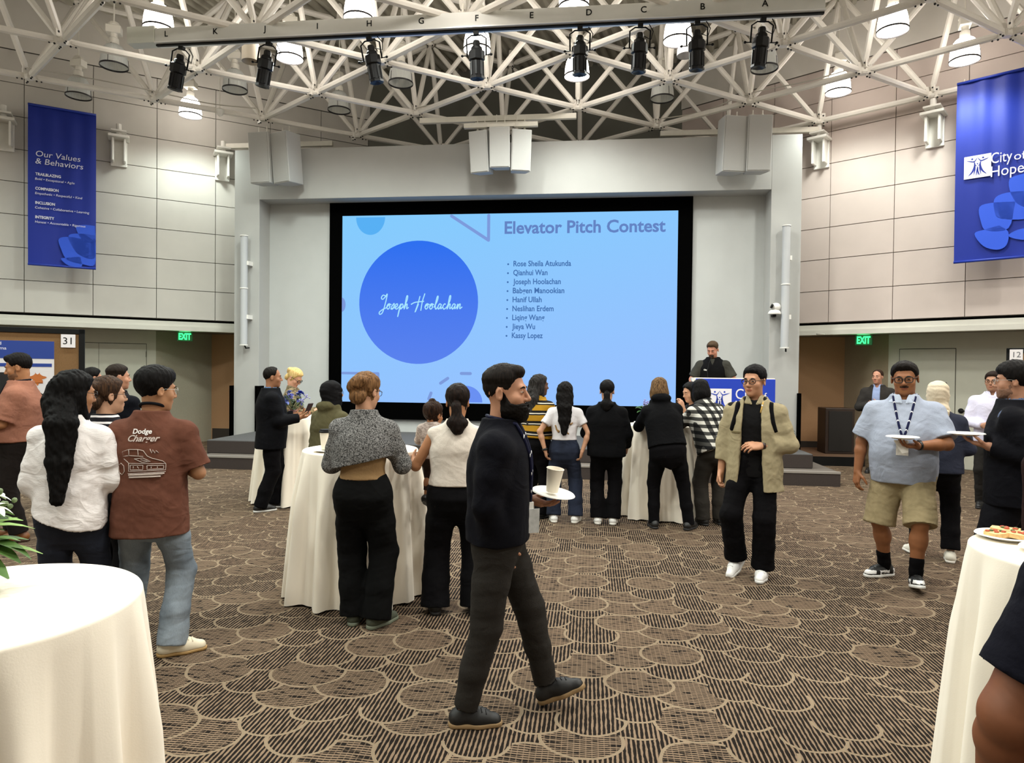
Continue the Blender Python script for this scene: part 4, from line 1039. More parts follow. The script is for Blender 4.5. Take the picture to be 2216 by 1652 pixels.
# light blue polo
P = polo_man = person('person in light blue polo shirt and khaki shorts walking with a plate, facing the camera', (2.52, 5.72), 205, 1.80, w=1.17, belly=.08, vox=.007, bv=.0052, hv=.0048, skin='8f5d3c',
    headdir=(2, 6, -3), hs=1.07, hwide=1.10, neckw=1.25, feet=((-.10, .16, .012, -14, 14), (.12, -.10, 0, 48, 0)), crouch=.015,
    arms=(((-.36, .45, -1), (.95, .80, -.04)), ((.36, -.05, -1), (.10, .18, -1))), hands=(dict(n=(.2, .1, 1), curl=(.5, .5, .5, .5)), dict(n=(-.6, -.4, 0), curl=(.5, .6, .6, .7))),
    hair='short+quiff', hairc='0d0a09', hairc2='1b1411', beard='mustache',
    top=dict(name='polo_shirt', mat=cloth('9ca3b3', .9, .05, 150, .06), ease=.022, hem=-.125, box=.6, sleeve=.42, sr=(.080, .084, .06), neck=.07, collar=True, co=.05, cmat=cloth('b3bccd', .9), fold=.010),
    legs=dict(name='shorts', mat=cloth('968767', .85, .06, 40), r=(.104, .102, .08), hem=.53, fold=.010),
    shoe=dict(mat=mat('0e0e0e', .5), mat2=mat('e8e6e4', .5), two=True, swoosh=True, sole=mat('e2e0dc', .5), h=.10))
glasses(P, '101010', .0225, .0026, 'square'); lanyard(P, '12163a', .30, True, True, .017); watch(P, -1)
for q in (-1, 1):
    h_, k_, a_, f_ = P['leg'][q]; sk_ = Shape(); sk_.add(chain([a_+(k_-a_)*.30, a_+(k_-a_)*.1, a_-V3(0, 0, .035)], [.052, .047, .043])); solid('sock', sk_, .007, BLK, P['root'], fold=(.002, (10, 10, 60), 2))
# open tan jacket
P = jacket_man = person('person in open tan shirt jacket, black T-shirt and black backpack walking, round glasses', (1.36, 5.72), 200, 1.745, w=1.0, vox=.007, bv=.005, hv=.0045, skin='b98768',
    headdir=(20, 3, 0), hs=1.04, feet=((-.085, .05, 0, 0, 0), (.13, .02, .05, 20, -26)),
    arms=(((-.32, .0, -1), (.95, .70, -.02)), ((.22, -.05, -1), (.10, .15, -1))), hands=(dict(n=(.2, -.5, -.6), curl=(.5, .55, .6, .65)), dict(n=(-1, .3, 0), curl=(.8, .8, .8, .8))),
    hair='short', hairc='080707', hairc2='131011',
    top=[dict(name='t_shirt', mat=cloth('121112'), ease=.010, hem=-.10, sleeve=.35, neck=.062),
         dict(name='shirt_jacket', mat=cloth('978b6e', .85, .06, 50, .06), ease=.030, hem=-.205, box=.75, flare=.03, sleeve=.80, sr=(.070, .070, .062), neck=.080, neckz=.05, open=(.075, .105), openx=.01, collar=True, co=.085, ch=.04, fold=.011)],
    legs=dict(mat=BLK, r=(.094, .086, .090), hem=.96, fold=.009),
    shoe=dict(mat=mat('e6e4e2', .5), sole=mat('d5d3cf', .5), h=.08))
glasses(P, '141210', .0215, .0022); lanyard(P, 'c9a35a', .34, True, True, .012, badge_c='dfdde2'); watch(P, -1, '2a1410')
bp = Shape(); bp.add(rbox(P['hc']+P['up']*.22-P['fw']*.24, (.15, .075, .24), .06)); solid('backpack', bp, .008, BLK, P['root'])
on_back(P, [[(q*.125, .50), (q*.130, .44), (q*.145, .36), (q*.165, .28)] for q in (-1, 1)], .024, BLK, 'backpack_strap', 1, (0, 0), P['root'], -.010)
on_back(P, [[(-.17, .27), (-.09, .27)], [(-.17, .262), (-.09, .262)]], .003, cloth('6f6446'), 'pocket_flap', 1, (0, 0))
# beige headscarf
P = person('person in cream headscarf and navy sweater seen from behind, standing beyond the polo shirt', (3.12, 6.44), 24, 1.62, sex='f', w=1.12, vox=.009, face=False, skin='c09a80', headdir=(10, 0, 0),
    arms=(((-.3, .2, -1), (.3, 1, 0)), ((.34, .1, -1), (-.2, 1, .2))), hair='hijab', hairc='cfc0a8', hv=.007, feet=((-.13, .12, 0, -40, 0), (.12, 0, 0, 4, 0)),
    top=dict(name='sweater', mat=cloth('2a2d3a', .9), ease=.03, hem=-.06, box=.8, sleeve=.95, sr=(.072, .064, .05), neck=.07),
    legs=dict(mat=BLK, r=(.09, .076, .078), hem=.93), shoe=dict(mat=mat('d9d4c6', .6), sole=mat('e2ded6', .6)))
MB().tube([P['HT']((q*.06, -.02+.05*math.cos(q), .112)) for q in np.linspace(-1, 1, 9)], .012, 6).build('sunglasses', mat('0d0b0b', .3), P['root'], smooth=True)
sc_ = Shape(); sc_.add(loft(P['nb']-P['fw']*.10, P['up'], P['rt'], [(-.42, .05, .03), (-.2, .06, .035), (.0, .09, .05)])); solid('scarf_end', sc_, .009, cloth('cfc0a8'), P['root'], fold=(.006, (14, 14, 8), 3))
# row at the far table
def far(label, pos, head, H, **o):
    o.setdefault('vox', .0105); o.setdefault('bv', .0085); o.setdefault('hv', .007); return person(label, pos, head, H, **o)
far('person in mustard and black striped sweater with long black braids, beyond the bearded man', (-.62, 7.62), 34, 1.64, sex='f', w=1.2, skin='5a3a28', headdir=(25, 0, 0), lean=6,
    arms=(((-.3, .3, -1), (.3, 1, 0)), ((.3, .25, -1), (-.1, 1, 0))), hair='full+long.30', hairc='080707', hairc2='3a3634',
    top=dict(name='sweater', mat=stripes(2, .115, 'a57a1c', '0d0b0b', .55, .03, c3='cfc6b8'), ease=.03, hem=.04, box=.7, sleeve=.95, sr=(.074, .066, .05), neck=.07),
    legs=dict(mat=BLK, r=(.104, .086, .074)), shoe=SH_B)
tee_w = P = far('person with long straight black hair in white T-shirt and blue jeans, hands on hips', (-.27, 7.43), 0, 1.555, sex='f', w=1.0, skin='b5876a', bv=.007, face=False,
    headdir=(4, 4, 0), feet=((-.11, 0, 0, -10, 0), (.13, 0, 0, 16, 0)), arms=(((-.62, -.30, -1), (.30, -.12, -1)), ((.60, -.30, -1), (-.34, -.15, -1))),
    hands=(dict(n=(1, .3, 0), d=(.2, .2, -1)), dict(n=(-1, .3, 0), d=(-.2, .2, -1))), hair='full+long.30', hairc='070606', hairc2='120f0e',
    top=dict(name='t_shirt', mat=cloth('d4d0d2', .9), ease=.014, hem=.105, box=.1, sleeve=.30, sr=(.062, .070, .06), neck=.065),
    legs=dict(name='jeans', mat=denim('161a26', '272e40'), r=(.090, .086, .092), hem=.97, waist=.13), shoe=SH_W)
on_back(P, [[(-.10, .02), (-.08, -.03), (-.05, -.05)], [(-.09, -.02), (-.06, -.06)], [(.04, .06), (.07, .03), (.09, .05)], [(-.02, -.07), (.02, -.05), (.05, -.075)]], .008, mat('8d6a3a', .8), 'shirt_print', -1, (0, .24))
watch(P, -1)
far('person dressed all in black with low ponytail, back turned, feet together', (.19, 7.42), 2, 1.585, sex='f', w=1.1, skin='b5876a', face=False, headdir=(0, 3, 0), feet=((-.085, 0, 0, -5, 0), (.085, 0, 0, 8, 0)),
    arms=(((-.30, .15, -1), (.3, 1, -.2)), ((.30, .05, -1), (.0, .7, -.8))), hair='short+pony', hairc='070606', hairc2='100d0c',
    top=dict(name='sweater', mat=cloth('050507', .9), ease=.04, hem=-.10, box=.9, sleeve=.92, sr=(.08, .072, .056), neck=.07),
    legs=dict(mat=BLK, r=(.088, .08, .086), hem=.985), shoe=SH_W)
far('person in black with shoulder-length brown hair leaning on the far table, legs apart', (.82, 7.36), -4, 1.66, sex='f', w=1.08, skin='b5876a', face=False, lean=20, side=-6, hy=-.12, headdir=(0, 12, 0),
    feet=((-.12, -.05, 0, -8, 0), (.24, -.10, 0, 40, 0)), arms=(((-.25, .75, -.75), (.3, 1, -.05)), ((.25, .75, -.75), (-.3, 1, -.05))), hair='full+bob', hairc='2a1c12', hairc2='7d6040',
    top=dict(name='sweater', mat=cloth('060608', .9), ease=.03, hem=-.0, box=.7, sleeve=.95, sr=(.074, .066, .05), neck=.075, hood=True),
    legs=dict(mat=BLK, r=(.094, .070, .058)), shoe=dict(mat=mat('121010', .5), sole=mat('1a1818', .6)))
far('person in grey plaid flannel shirt leaning on the far table, black hair', (1.33, 7.62), -22, 1.66, sex='f', w=1.14, skin='b5876a', face=False, lean=24, hy=-.13, side=-5, headdir=(-10, 12, 0),
    feet=((-.10, -.05, 0, -8, 0), (.10, -.06, 0, 20, 0)), arms=(((-.3, .7, -.7), (.2, 1, .15)), ((.25, .65, -.75), (-.4, 1, .1))), hair='full+bob', hairc='070606', hairc2='121010',
    top=dict(name='flannel_shirt', mat=plaid(), ease=.036, hem=-.075, box=.85, flare=.02, sleeve=.92, sr=(.078, .07, .054), neck=.07),
    legs=dict(mat=cloth('2c2925', .9), r=(.100, .082, .076)), shoe=SH_B)
far('person in sneakers half hidden behind the far table, propping head on one arm', (1.36, 8.42), -115, 1.58, sex='f', w=.95, skin='b5876a', lean=14, headdir=(0, 10, 0), arms=(((-.3, .7, -.6), (.1, .5, 1)), ((.2, .7, -.6), (-.3, 1, -.1))),
    hair='full+bob', hairc='0c0a09', top=dict(name='t_shirt', mat=cloth('191718'), ease=.02, hem=-.03, sleeve=.35, neck=.07), legs=dict(name='jeans', mat=denim('3a4048', '5a626b'), r=(.088, .07, .06)), shoe=dict(mat=BLK, sole=M_WHITE))
# left group
P = salmon_man = person('person in salmon shirt with lanyard in profile before the poster board', (-5.42, 5.84), -118, 1.80, w=1.17, belly=.08, vox=.009, bv=.006, hv=.006, skin='a8744f', headdir=(0, 14, 0), hs=1.06,
    arms=(((-.22, .30, -1), (.15, 1, .06)), ((.2, .55, -.8), (-.1, .9, .6))), hands=(dict(n=(1, 0, .3)), dict(n=(-1, 0, .3))), hair='short+quiff', hairc='0b0908', hairc2='171210', beard='stubble', beardc='1d130e',
    feet=((-.12, -.02, 0, -6, 0), (.12, .10, 0, 8, 0)),
    top=dict(mat=cloth('8f604e', .9, .06, 60), ease=.030, hem=.0, box=.8, sleeve=.46, sr=(.088, .088, .07), neck=.07, collar=True, fold=.010),
    legs=dict(mat=cloth('1e1917', .9), r=(.10, .08, .072), hem=.97), shoe=dict(mat=mat('7a4a22', .45), sole=mat('3a2414', .6)))
lanyard(P, '14121a', .34, True, False, .02)
person('person in navy sweater with short dark hair, back half turned, behind the striped top', (-4.56, 6.00), 8, 1.70, w=1.12, vox=.009, bv=.007, hv=.006, skin='b88468', headdir=(30, 0, 0), hair='fade', hairc='16100c', hairc2='2a1f18',
    top=dict(name='sweater', mat=cloth('090a11', .9), ease=.022, hem=-.06, box=.5, sleeve=.97, sr=(.07, .062, .046), neck=.066), legs=dict(mat=cloth('14130f')), shoe=SH_B)
person('person with dark hair mostly hidden behind the long-haired blouse wearer and board edge', (-5.92, 7.36), 30, 1.665, w=1.0, vox=.011, bv=.009, skin='b88468', hair='short', hairc='0c0908', top=dict(mat=cloth('2b2a30'), ease=.02, hem=-.05, sleeve=.95), legs=dict(mat=BLK), shoe=SH_B)
person('person behind the poster board, only dark trousers and brown shoes showing below it', (-8.06, 8.55), 170, 1.72, w=1.0, vox=.012, bv=.010, skin='b88468', hair='short', hairc='1a120c', top=dict(mat=cloth('2e3440'), ease=.02, hem=-.05, sleeve=.97), legs=dict(mat=cloth('1a1614')), shoe=dict(mat=mat('4a2d18', .5), sole=mat('20140c', .6)))
P = person('person in black suit jacket and blue collar reading from a phone at the left table', (-3.74, 7.52), 56, 1.70, w=1.16, vox=.0105, bv=.0075, hv=.0065, skin='9a6a4c', headdir=(4, 2, 0), belly=.04,
    feet=((-.10, .06, 0, 2, 0), (.10, -.12, 0, -6, 0)), arms=(((-.15, .25, -1), (.15, 1, .18)), ((.16, .22, -1), (-.1, 1, .14))), hands=(dict(n=(.3, 0, 1), curl=(.6, .6, .6, .6)), dict(n=(-.3, 0, 1), curl=(.6, .6, .6, .6))),
    hair='receding', hairc='0c0a09', hairc2='1c1613',
    top=[dict(name='dress_shirt', mat=cloth('5a7396', .8), ease=.010, hem=-.05, sleeve=.5, neck=.06, collar=True), dict(name='suit_jacket', mat=cloth('07070b', .85), ease=.036, hem=-.17, box=.9, sleeve=.98, sr=(.074, .066, .052), neck=.072, neckz=.04)],
    legs=dict(mat=BLK, r=(.096, .082, .074), fold=.009), shoe=dict(mat=mat('161515', .5), sole=mat('d0cec9', .6)))
suit_man = P
P = person('blonde person with dark glasses looking down behind the left table flowers', (-4.02, 8.62), 74, 1.70, sex='f', vox=.0105, bv=.0075, hv=.0065, skin='cf9a7e', headdir=(22, 34, 0), lean=5, arms=(((-.2, .4, -1), (.2, 1, .2)), ((.2, .4, -1), (-.1, 1, .2))),
    hair='full+bun', hairc='b08a4a', hairc2='e0c68c', top=dict(name='blouse', mat=knit('3a3226', '8f7f62', 22), ease=.022, hem=-.05, sleeve=.95, neck=.07), legs=dict(mat=BLK), shoe=SH_B)
glasses(P, '140f0e', .023, .0024)
P = person('person in black headscarf and olive hooded jacket looking at the screen', (-2.45, 6.12), 24, 1.555, sex='f', w=1.12, vox=.009, bv=.007, skin='c08f74', headdir=(20, -6, 0), hair='hijab', hairc='0d0c0e', hv=.0065,
    arms=(((-.3, .1, -1), (-.1, .7, -.6)), ((.3, .2, -1), (-.1, 1, 0))), top=dict(name='hooded_jacket', mat=cloth('4f4a33', .9, .06, 40), ease=.034, hem=-.12, box=.8, flare=.05, sleeve=.97, sr=(.074, .066, .052), neck=.07, hood=True, fold=.012),
    legs=dict(mat=cloth('1c1a17')), shoe=SH_B)
glasses(P, '1a1a1c', .021, .0013)
# stage and right side
P = speaker_man = person('bearded person in black vest speaking behind the podium', (2.03, 11.42, .44), 194, 1.77, w=1.16, vox=.011, bv=.0075, hv=.006, skin='b98068', headdir=(14, 20, 0), hs=1.1, lean=6,
    arms=(((-.55, .12, -1), (.05, .45, -1)), ((.55, .12, -1), (-.05, .45, -1))), hands=(dict(n=(0, 0, -1)), dict(n=(0, 0, -1))), hair='fade+quiff', hairc='2a2018', hairc2='54422f', beard='goatee', beardc='3a2a1d',
    top=[dict(name='t_shirt', mat=cloth('34332e'), ease=.016, hem=-.05, sleeve=.42, sr=(.078, .078, .06), neck=.066), dict(name='vest', mat=cloth('060608', .85), ease=.030, hem=-.05, sleeve=0, neck=.07, neckz=.045, vneck=.10)],
    legs=dict(mat=BLK), shoe=SH_B)
text_on(P, 'City', .030, (.11, .36), M_WHITE, 1)
P = person('person with folded arms in charcoal cardigan and light blue shirt by the right alcove', (4.88, 12.05), 214, 1.78, w=1.1, vox=.013, bv=.009, hv=.0075, skin='b5836b', headdir=(12, 0, 0), hair='receding', hairc='2a1c16', hairc2='3c2a20',
    arms=(((-.3, .25, -1), (.95, .45, .22)), ((.3, .25, -1), (-.95, .55, .15))), hands=(dict(n=(0, -1, 0)), dict(n=(0, -1, 0))),
    top=[dict(name='dress_shirt', mat=cloth('8d9cc0', .8), ease=.012, hem=-.08, sleeve=.5, neck=.06, collar=True, co=.07), dict(name='cardigan', mat=cloth('2e2b29', .9), ease=.032, hem=-.06, box=.7, sleeve=.97, sr=(.074, .066, .05), neck=.072, open=(.06, .05))],
    legs=dict(mat=cloth('5a4c3a')), shoe=SH_B)
P = person('person in pale white shirt with clasped hands beside the grey door', (5.06, 9.10), 212, 1.74, w=1.05, vox=.0115, bv=.0085, hv=.007, skin='a87b60', headdir=(10, 0, 0), hair='short', hairc='1a120e', hairc2='2a1e18',
    arms=(((-.24, .15, -1), (.75, .8, -.15)), ((.24, .15, -1), (-.75, .8, -.15))), hands=(dict(n=(1, -.3, 0)), dict(n=(-1, -.3, 0))),
    top=dict(name='dress_shirt', mat=cloth('d2cfe2', .8), ease=.022, hem=-.08, box=.5, sleeve=.97, sr=(.07, .062, .048), neck=.064, collar=True), legs=dict(mat=cloth('22201e')), shoe=SH_B)
glasses(P, '1a1614', .021, .0016)
P = suit2 = person('person in dark suit and glasses in profile at the right edge holding a plate', (2.96, 5.04), -52, 1.775, w=1.22, vox=.008, bv=.006, hv=.0055, skin='a97a60', headdir=(-6, 2, 0), hs=1.05,
    arms=(((-.10, -.5, -1), (-.02, 1, .22)), ((.10, -.05, -1), (.03, .10, -1))), hands=(dict(n=(.1, 0, 1), curl=(.3, .3, .3, .3)), {}), hair='mop', hairc='080707', hairc2='151110', beard='stubble', beardc='2a1e18', feet=((-.11, .04, 0, -5, 0), (.11, -.06, 0, 8, 0)),
    top=[dict(name='dress_shirt', mat=cloth('55607a', .8), ease=.012, hem=-.05, sleeve=.5, neck=.06, collar=True), dict(name='suit_jacket', mat=cloth('09090f', .85), ease=.038, hem=-.16, box=.9, sleeve=.97, sr=(.078, .070, .054), neck=.072, neckz=.04)],
    legs=dict(mat=cloth('0d0d12'), r=(.10, .086, .076)), shoe=SH_B)
glasses(P, '9a9893', .021, .0012)
person('person in dark maroon knit sweater cut off by the right edge of the photo', (2.56, 3.94), -85, 1.66, sex='f', w=1.15, vox=.009, bv=.009, skin='9a6a50', face=False, hair='full+bob', hairc='0a0808', arms=(((-.12, .1, -1), (-.05, .15, -1)), ((.12, .1, -1), (.05, .1, -1))),
    top=dict(name='sweater', mat=knit('120a0a', '2e1714', 90), ease=.034, hem=-.10, box=.8, sleeve=.97, sr=(.076, .068, .052), neck=.07), legs=dict(mat=BLK), shoe=SH_B)
P = near_man = person('nearest person at the lower right corner, dark bare arm below a navy sleeve', (1.055, 1.34), -12, 1.66, w=1.2, vox=.006, bv=.0055, skin='7a4a30', face=False, headdir=(0, 10, 0), hair='short', hairc='0a0808',
    arms=(((-.46, .05, -1), (.28, .45, -.85)), ((.4, 0, -1), (-.2, 1, -.2))), armw=1.25,
    top=dict(name='t_shirt', mat=cloth('0a0a14', .9), ease=.030, hem=-.15, box=.9, sleeve=.37, sr=(.080, .080, .07), neck=.07, fold=.010), legs=dict(mat=BLK), shoe=SH_B)
def smooth_pts(P, n=6):
    P = [np.array(p, float) for p in P]; Q = [P[0]*2-P[1]]+P+[P[-1]*2-P[-2]]; out = []
    for i in range(1, len(Q)-2):
        for t_ in np.arange(n)/n: out.append(.5*(2*Q[i]+(Q[i+1]-Q[i-1])*t_+(2*Q[i-1]-5*Q[i]+4*Q[i+1]-Q[i+2])*t_**2+(3*Q[i]-Q[i-1]-3*Q[i+1]+Q[i+2])*t_**3))
    return out+[P[-1]]
# ------------------------------------------------------------------ roof structure
def space_frame():
    """one welded tube lattice: lower nodes at 6.45 m, upper nodes at 8.25 m"""
    dx, dy = 1.497, 1.05; ZL, ZU = 6.45, 8.25
    root = thing('space_frame', 'white steel tube space frame filling the whole roof above the hall', 'roof truss', (XC, YC, 6.45))
    base = Vector(root.location)
    def inside(x, y, m): 
        return all((x-XC)*math.cos(math.radians(90+36*k))+(y-YC)*math.sin(math.radians(90+36*k)) < AP-m for k in range(10))
    low, upn = {}, {}
    for i in range(-8, 9):
        for j in range(-12, 8):
            x, y = -1.77+dx*i, 11.2+dy*j
            if y < -3.5: continue
            if (i+j) % 2 == 0:
                if inside(x, y, .12): low[i, j] = Vector((x, y-.02, ZL))
            elif inside(x, y, .55): upn[i, j] = Vector((x, y, ZU))
    ch = MB(); web = MB(); top_ = MB(); nod = MB(); bolts = MB()
    def bar(mb, a, b, r, trim=.11):
        d = (b-a).normalized(); mb.tube([a-base+d*trim, a-base+d*(trim+.08), b-base-d*(trim+.08), b-base-d*trim], [r*.55, r, r, r*.55], 8)
    for (i, j), p in low.items():
        for q in ((i+1, j+1), (i+1, j-1)):
            if q in low: bar(ch, p, low[q], .052)
        for q in ((i+1, j), (i-1, j), (i, j+1), (i, j-1)):
            if q in upn: bar(web, p, upn[q], .047)
        o = p-base
        nod.lathe([(.0, -.05), (.055, -.045), (.075, -.02), (.075, .03), (.05, .06), (0, .065)], 10, o, cap=False)
        for a in range(4):
            t = math.atan2(dy, dx) if a % 2 == 0 else math.pi-math.atan2(dy, dx); t += math.pi*(a//2)
            R = Matrix.Rotation(t, 3, 'Z'); nod.box(.03, .20, -.010, .010, -.045, .05, R, o)
            bolts.ball(o+R @ Vector((.10, 0, -.052)), .017, 6, 4); bolts.ball(o+R @ Vector((.165, 0, -.052)), .014, 6, 4)
            R2 = Matrix.Rotation(math.pi/2*a, 3, 'Z'); nod.box(.02, .13, -.009, .009, .02, .15, R2, o); bolts.ball(o+R2 @ Vector((.09, .014, .10)), .016, 6, 4); bolts.ball(o+R2 @ Vector((.09, -.014, .10)), .016, 6, 4)
    for (i, j), p in upn.items():
        for q in ((i+1, j+1), (i+1, j-1)):
            if q in upn: bar(top_, p, upn[q], .052)
        nod.lathe([(.0, -.06), (.06, -.05), (.08, .0), (.06, .05), (.04, .3)], 10, p-base, cap=False)
        bolts.ball(p-base+Vector((.05, -.05, -.055)), .016, 6, 4); bolts.ball(p-base+Vector((-.05, -.05, -.055)), .016, 6, 4)
    m = mat('dedad2', .42, noise=.03, scale=9)
    ch.build('lower_chord', m, root, smooth='auto'); web.build('diagonal', m, root, smooth='auto'); top_.build('upper_chord', m, root, smooth='auto')
    nod.build('node_plate', m, root); bolts.build('bolt', mat('141414', .5), root, smooth=True)
    return low, upn
LOW, UPN = space_frame()

# brackets that carry the frame on the side walls
def brackets():
    for sg, nodes in ((-1, ((-9.19, 12.16), (-7.68, 13.28), (-10.65, 11.1))), (1, ((5.72, 12.18), (4.27, 13.36)))):
        n, e = wall_frame(sg); D = WALLS[sg]['D']; nm = 'left' if sg < 0 else 'right'
        for k, (x, y) in enumerate(nodes):
            s = Vector((x, y, 0)).dot(e)
            o = thing('wall_bracket', 'white steel bracket on the %s wall, %s' % (nm, ('just right of the blue banner' if sg < 0 else 'just left of the blue banner', 'next to the stage wall', 'cut by the photo edge')[k]), 'bracket', on_wall(sg, D, s, 0), 0, 'roof frame brackets')
            M = Matrix((e, -n, Vector((0, 0, 1)))).transposed(); mb = MB()
            mb.box(-.14, .14, .0, .05, 5.62, 6.15, M); mb.build('wall_plate', M_WHITE, o, bevel=.01)
            mb = MB()
            for q in (-1, 1): mb.box(q*.10-.02, q*.10+.02, .05, .26, 5.68, 6.12, M)
            mb.build('gusset', M_WHITE, o, bevel=.012)
            mb = MB(); mb.box(-.18, .18, .0, .34, 6.12, 6.17, M); mb.build('seat_plate', M_WHITE, o, bevel=.01)
            mb = MB(); mb.box(-.13, .13, .04, .34, 6.23, 6.26, M); mb.tube([M @ Vector((0, .2, 6.17)), M @ Vector((0, .2, 6.40))], .05, 10); mb.build('bearing', M_WHITE, o)
brackets()
for k, (a, b) in enumerate((((-7.68, 13.28), (-5.3, 13.3)), ((1.3, 13.3), (4.25, 13.33)), ((-3.2, 12.25), (-.3, 12.25)))):
    lab = ('square steel rail carrying the left pair of hanging speakers', 'square steel rail carrying the right pair of hanging speakers', 'square steel rail above the centre speaker cluster')[k]
    mb = MB(); d = Vector((b[0]-a[0], b[1]-a[1], 0)).normalized(); nn = Vector((-d.y, d.x, 0))*.04; A, Bp = Vector((*a, 0)), Vector((*b, 0))
    mb.prism([(v.x, v.y) for v in (A-nn, Bp-nn, Bp+nn, A+nn)], 6.26, 6.36)
    tag(mb.build('steel_rail', M_PAINT, bevel=.006), lab, 'rail', 'speaker rails')

# ------------------------------------------------------------------ pendants
M_LIT = emit('fff6ea', 18.0); M_HOUSE = mat('dedad0', .4); M_RIM = mat('2c2a2c', .4, .3)
def glassy():
    t = NT('ribbed_glass'); v = t.obj(); x, y, z = t.xyz(); a = t.mth('ARCTAN2', y, x); w = t.mth('SINE', t.mth('MULTIPLY', a, 60.0))
    d = t.n('BsdfPrincipled', None, Base_Color=(.74, .76, .74), Roughness=.35); tr = t.n('BsdfTransparent', None, Color=(.85, .87, .85))
    b = t.n('Bump', None, Strength=.4, Distance=.01, Height=w); t.t.links.new(b.outputs[0], d.inputs['Normal'])
    mx = t.n('MixShader', None, Fac=.78); t.t.links.new(tr.outputs[0], mx.inputs[1]); t.t.links.new(d.outputs[0], mx.inputs[2]); t.t.links.new(mx.outputs[0], t.out.inputs[0]); return t.m
M_RIB = glassy()
LAMPS = []
def pendant_proto(lit):
    root = thing('pendant_light', 'x', 'pendant light', (0, 0, 0))
    prof = [(.055, .285), (.09, .278), (.125, .255), (.155, .215), (.178, .16), (.192, .09), (.200, .01), (.204, -.06)]
    mb = MB(); mb.lathe(prof, 32, cap=False)
    if lit: mb.lathe([(.0, -.058), (.203, -.058)], 32, cap=False)
    mb.build('bowl', M_LIT if lit else M_RIB, root, smooth=True)
    mb = MB(); mb.lathe([(.205, -.075), (.212, -.075), (.212, -.05), (.203, -.05), (.205, -.075)], 32, cap=False)
    for a in (.3, 2.4, 4.5): mb.tube([(.21*math.cos(a), .21*math.sin(a), -.065), (.20*math.cos(a), .20*math.sin(a), .07), (.10*math.cos(a), .10*math.sin(a), .285)], .004, 5)
    mb.build('rim', M_RIM, root, smooth='auto')
    mb = MB(); mb.lathe([(.0, .29), (.075, .29), (.07, .38), (.05, .40), (.05, .46), (0, .46)], 20, cap=False); mb.build('socket', M_HOUSE, root, smooth='auto')
    mb = MB(); mb.box(-.11, .11, -.08, .08, .46, .58); mb.lathe([(.10, .58), (.07, .64), (.03, .66)], 12); mb.build('ballast_box', M_HOUSE, root, bevel=.01)
    mb = MB(); mb.tube([(0, 0, .64), (0, 0, 1.58)], .011, 8); mb.build('stem', M_HOUSE, root)
    if not lit:
        mb = MB(); mb.lathe([(.0, .0), (.03, .02), (.045, .10), (.035, .2), (.02, .29)], 12); mb.build('bulb', mat('b9bab2', .3), root, smooth=True)
    return root
def dup(root, loc, label, group, rz=0.):
    r = root.copy(); COL.objects.link(r); r.location = loc; r['label'] = label; r['group'] = group; r.rotation_euler = (0, 0, rz)
    for ch in list(root.children):
        c = ch.copy(); COL.objects.link(c); c.parent = r
        for g in ch.children:
            d = g.copy(); COL.objects.link(d); d.parent = c
    return r
PX = [((i, j), Vector((p.x, p.y, 6.63))) for (i, j), p in UPN.items()]
ON = {(-4, 1): 'lit pendant lamp close to the left panelled wall', (-3, -2): 'lit pendant lamp glowing above the left end of the lettered beam', (-2, -1): 'lit pendant lamp beside the spotlight under letter J',
      (-1, -2): 'lit pendant lamp peeking over the beam above letter H', (0, -1): 'lit pendant lamp behind the spotlight under letter F', (1, 0): 'lit pendant lamp hanging just below the spotlight at letter D',
      (1, -2): 'lit pendant lamp cut off by the top edge above letter D', (2, -1): 'lit pendant lamp beside the matte can left of letter B', (4, 1): 'lit pendant lamp close to the right panelled wall', (4, -1): 'large lit pendant lamp right of the beam end', (5, 0): 'lit pendant lamp just above the right blue banner'}
OFF = {(-4, -1): 'unlit ribbed pendant lamp left of the spotlight under letter L', (-5, 0): 'unlit pendant lamp just above the left blue banner', (-3, 0): 'unlit pendant lamp under the spotlight of letter J', (-1, 0): 'unlit pendant lamp right of the spotlight under letter H',
       (-2, 1): 'unlit pendant lamp lowest above the left stage corner', (2, 1): 'unlit pendant lamp lowest above the right stage corner', (3, 0): 'unlit pendant lamp below the spotlight at letter A'}
lit0, off0 = pendant_proto(True), pendant_proto(False)
used = {True: False, False: False}
def place_pendant(p, lit, label, col=NEUT, watt=LAMP_W):
    src = lit0 if lit else off0; g = 'lit pendant lamps' if lit else 'unlit pendant lamps'
    if not used[lit]: used[lit] = True; src.location = p; src['label'] = label; src['group'] = g; r = src
    else: r = dup(src, p, label, g, random.random()*6)
    if lit:
        ld = bpy.data.lights.new('lamp_glow', 'SPOT'); ld.energy = watt; ld.color = col; ld.shadow_soft_size = .16; ld.spot_size = math.radians(158); ld.spot_blend = .75
        lo = bpy.data.objects.new('lamp_glow', ld); COL.objects.link(lo); lo.parent = r; lo.location = (0, 0, -.24)
    return r
back_lit = []
for key, p in PX:
    c = COOL if p.x < -4 else (WARM if p.x > 2.5 else NEUT)
    if key in ON: place_pendant(p, True, ON[key], c, LAMP_W*{(-4, 1): .30, (4, 1): .30, (5, 0): .30, (4, -1): .6, (1, 0): .8}.get(key, 1))
    elif key in OFF: place_pendant(p, False, OFF[key])
    elif p.y < 8.6 and (key[0]+2*key[1]) % 3 == 0 and p.y > -1.5: place_pendant(p, True, 'lit pendant lamp over the near half of the hall, outside the photo', c)
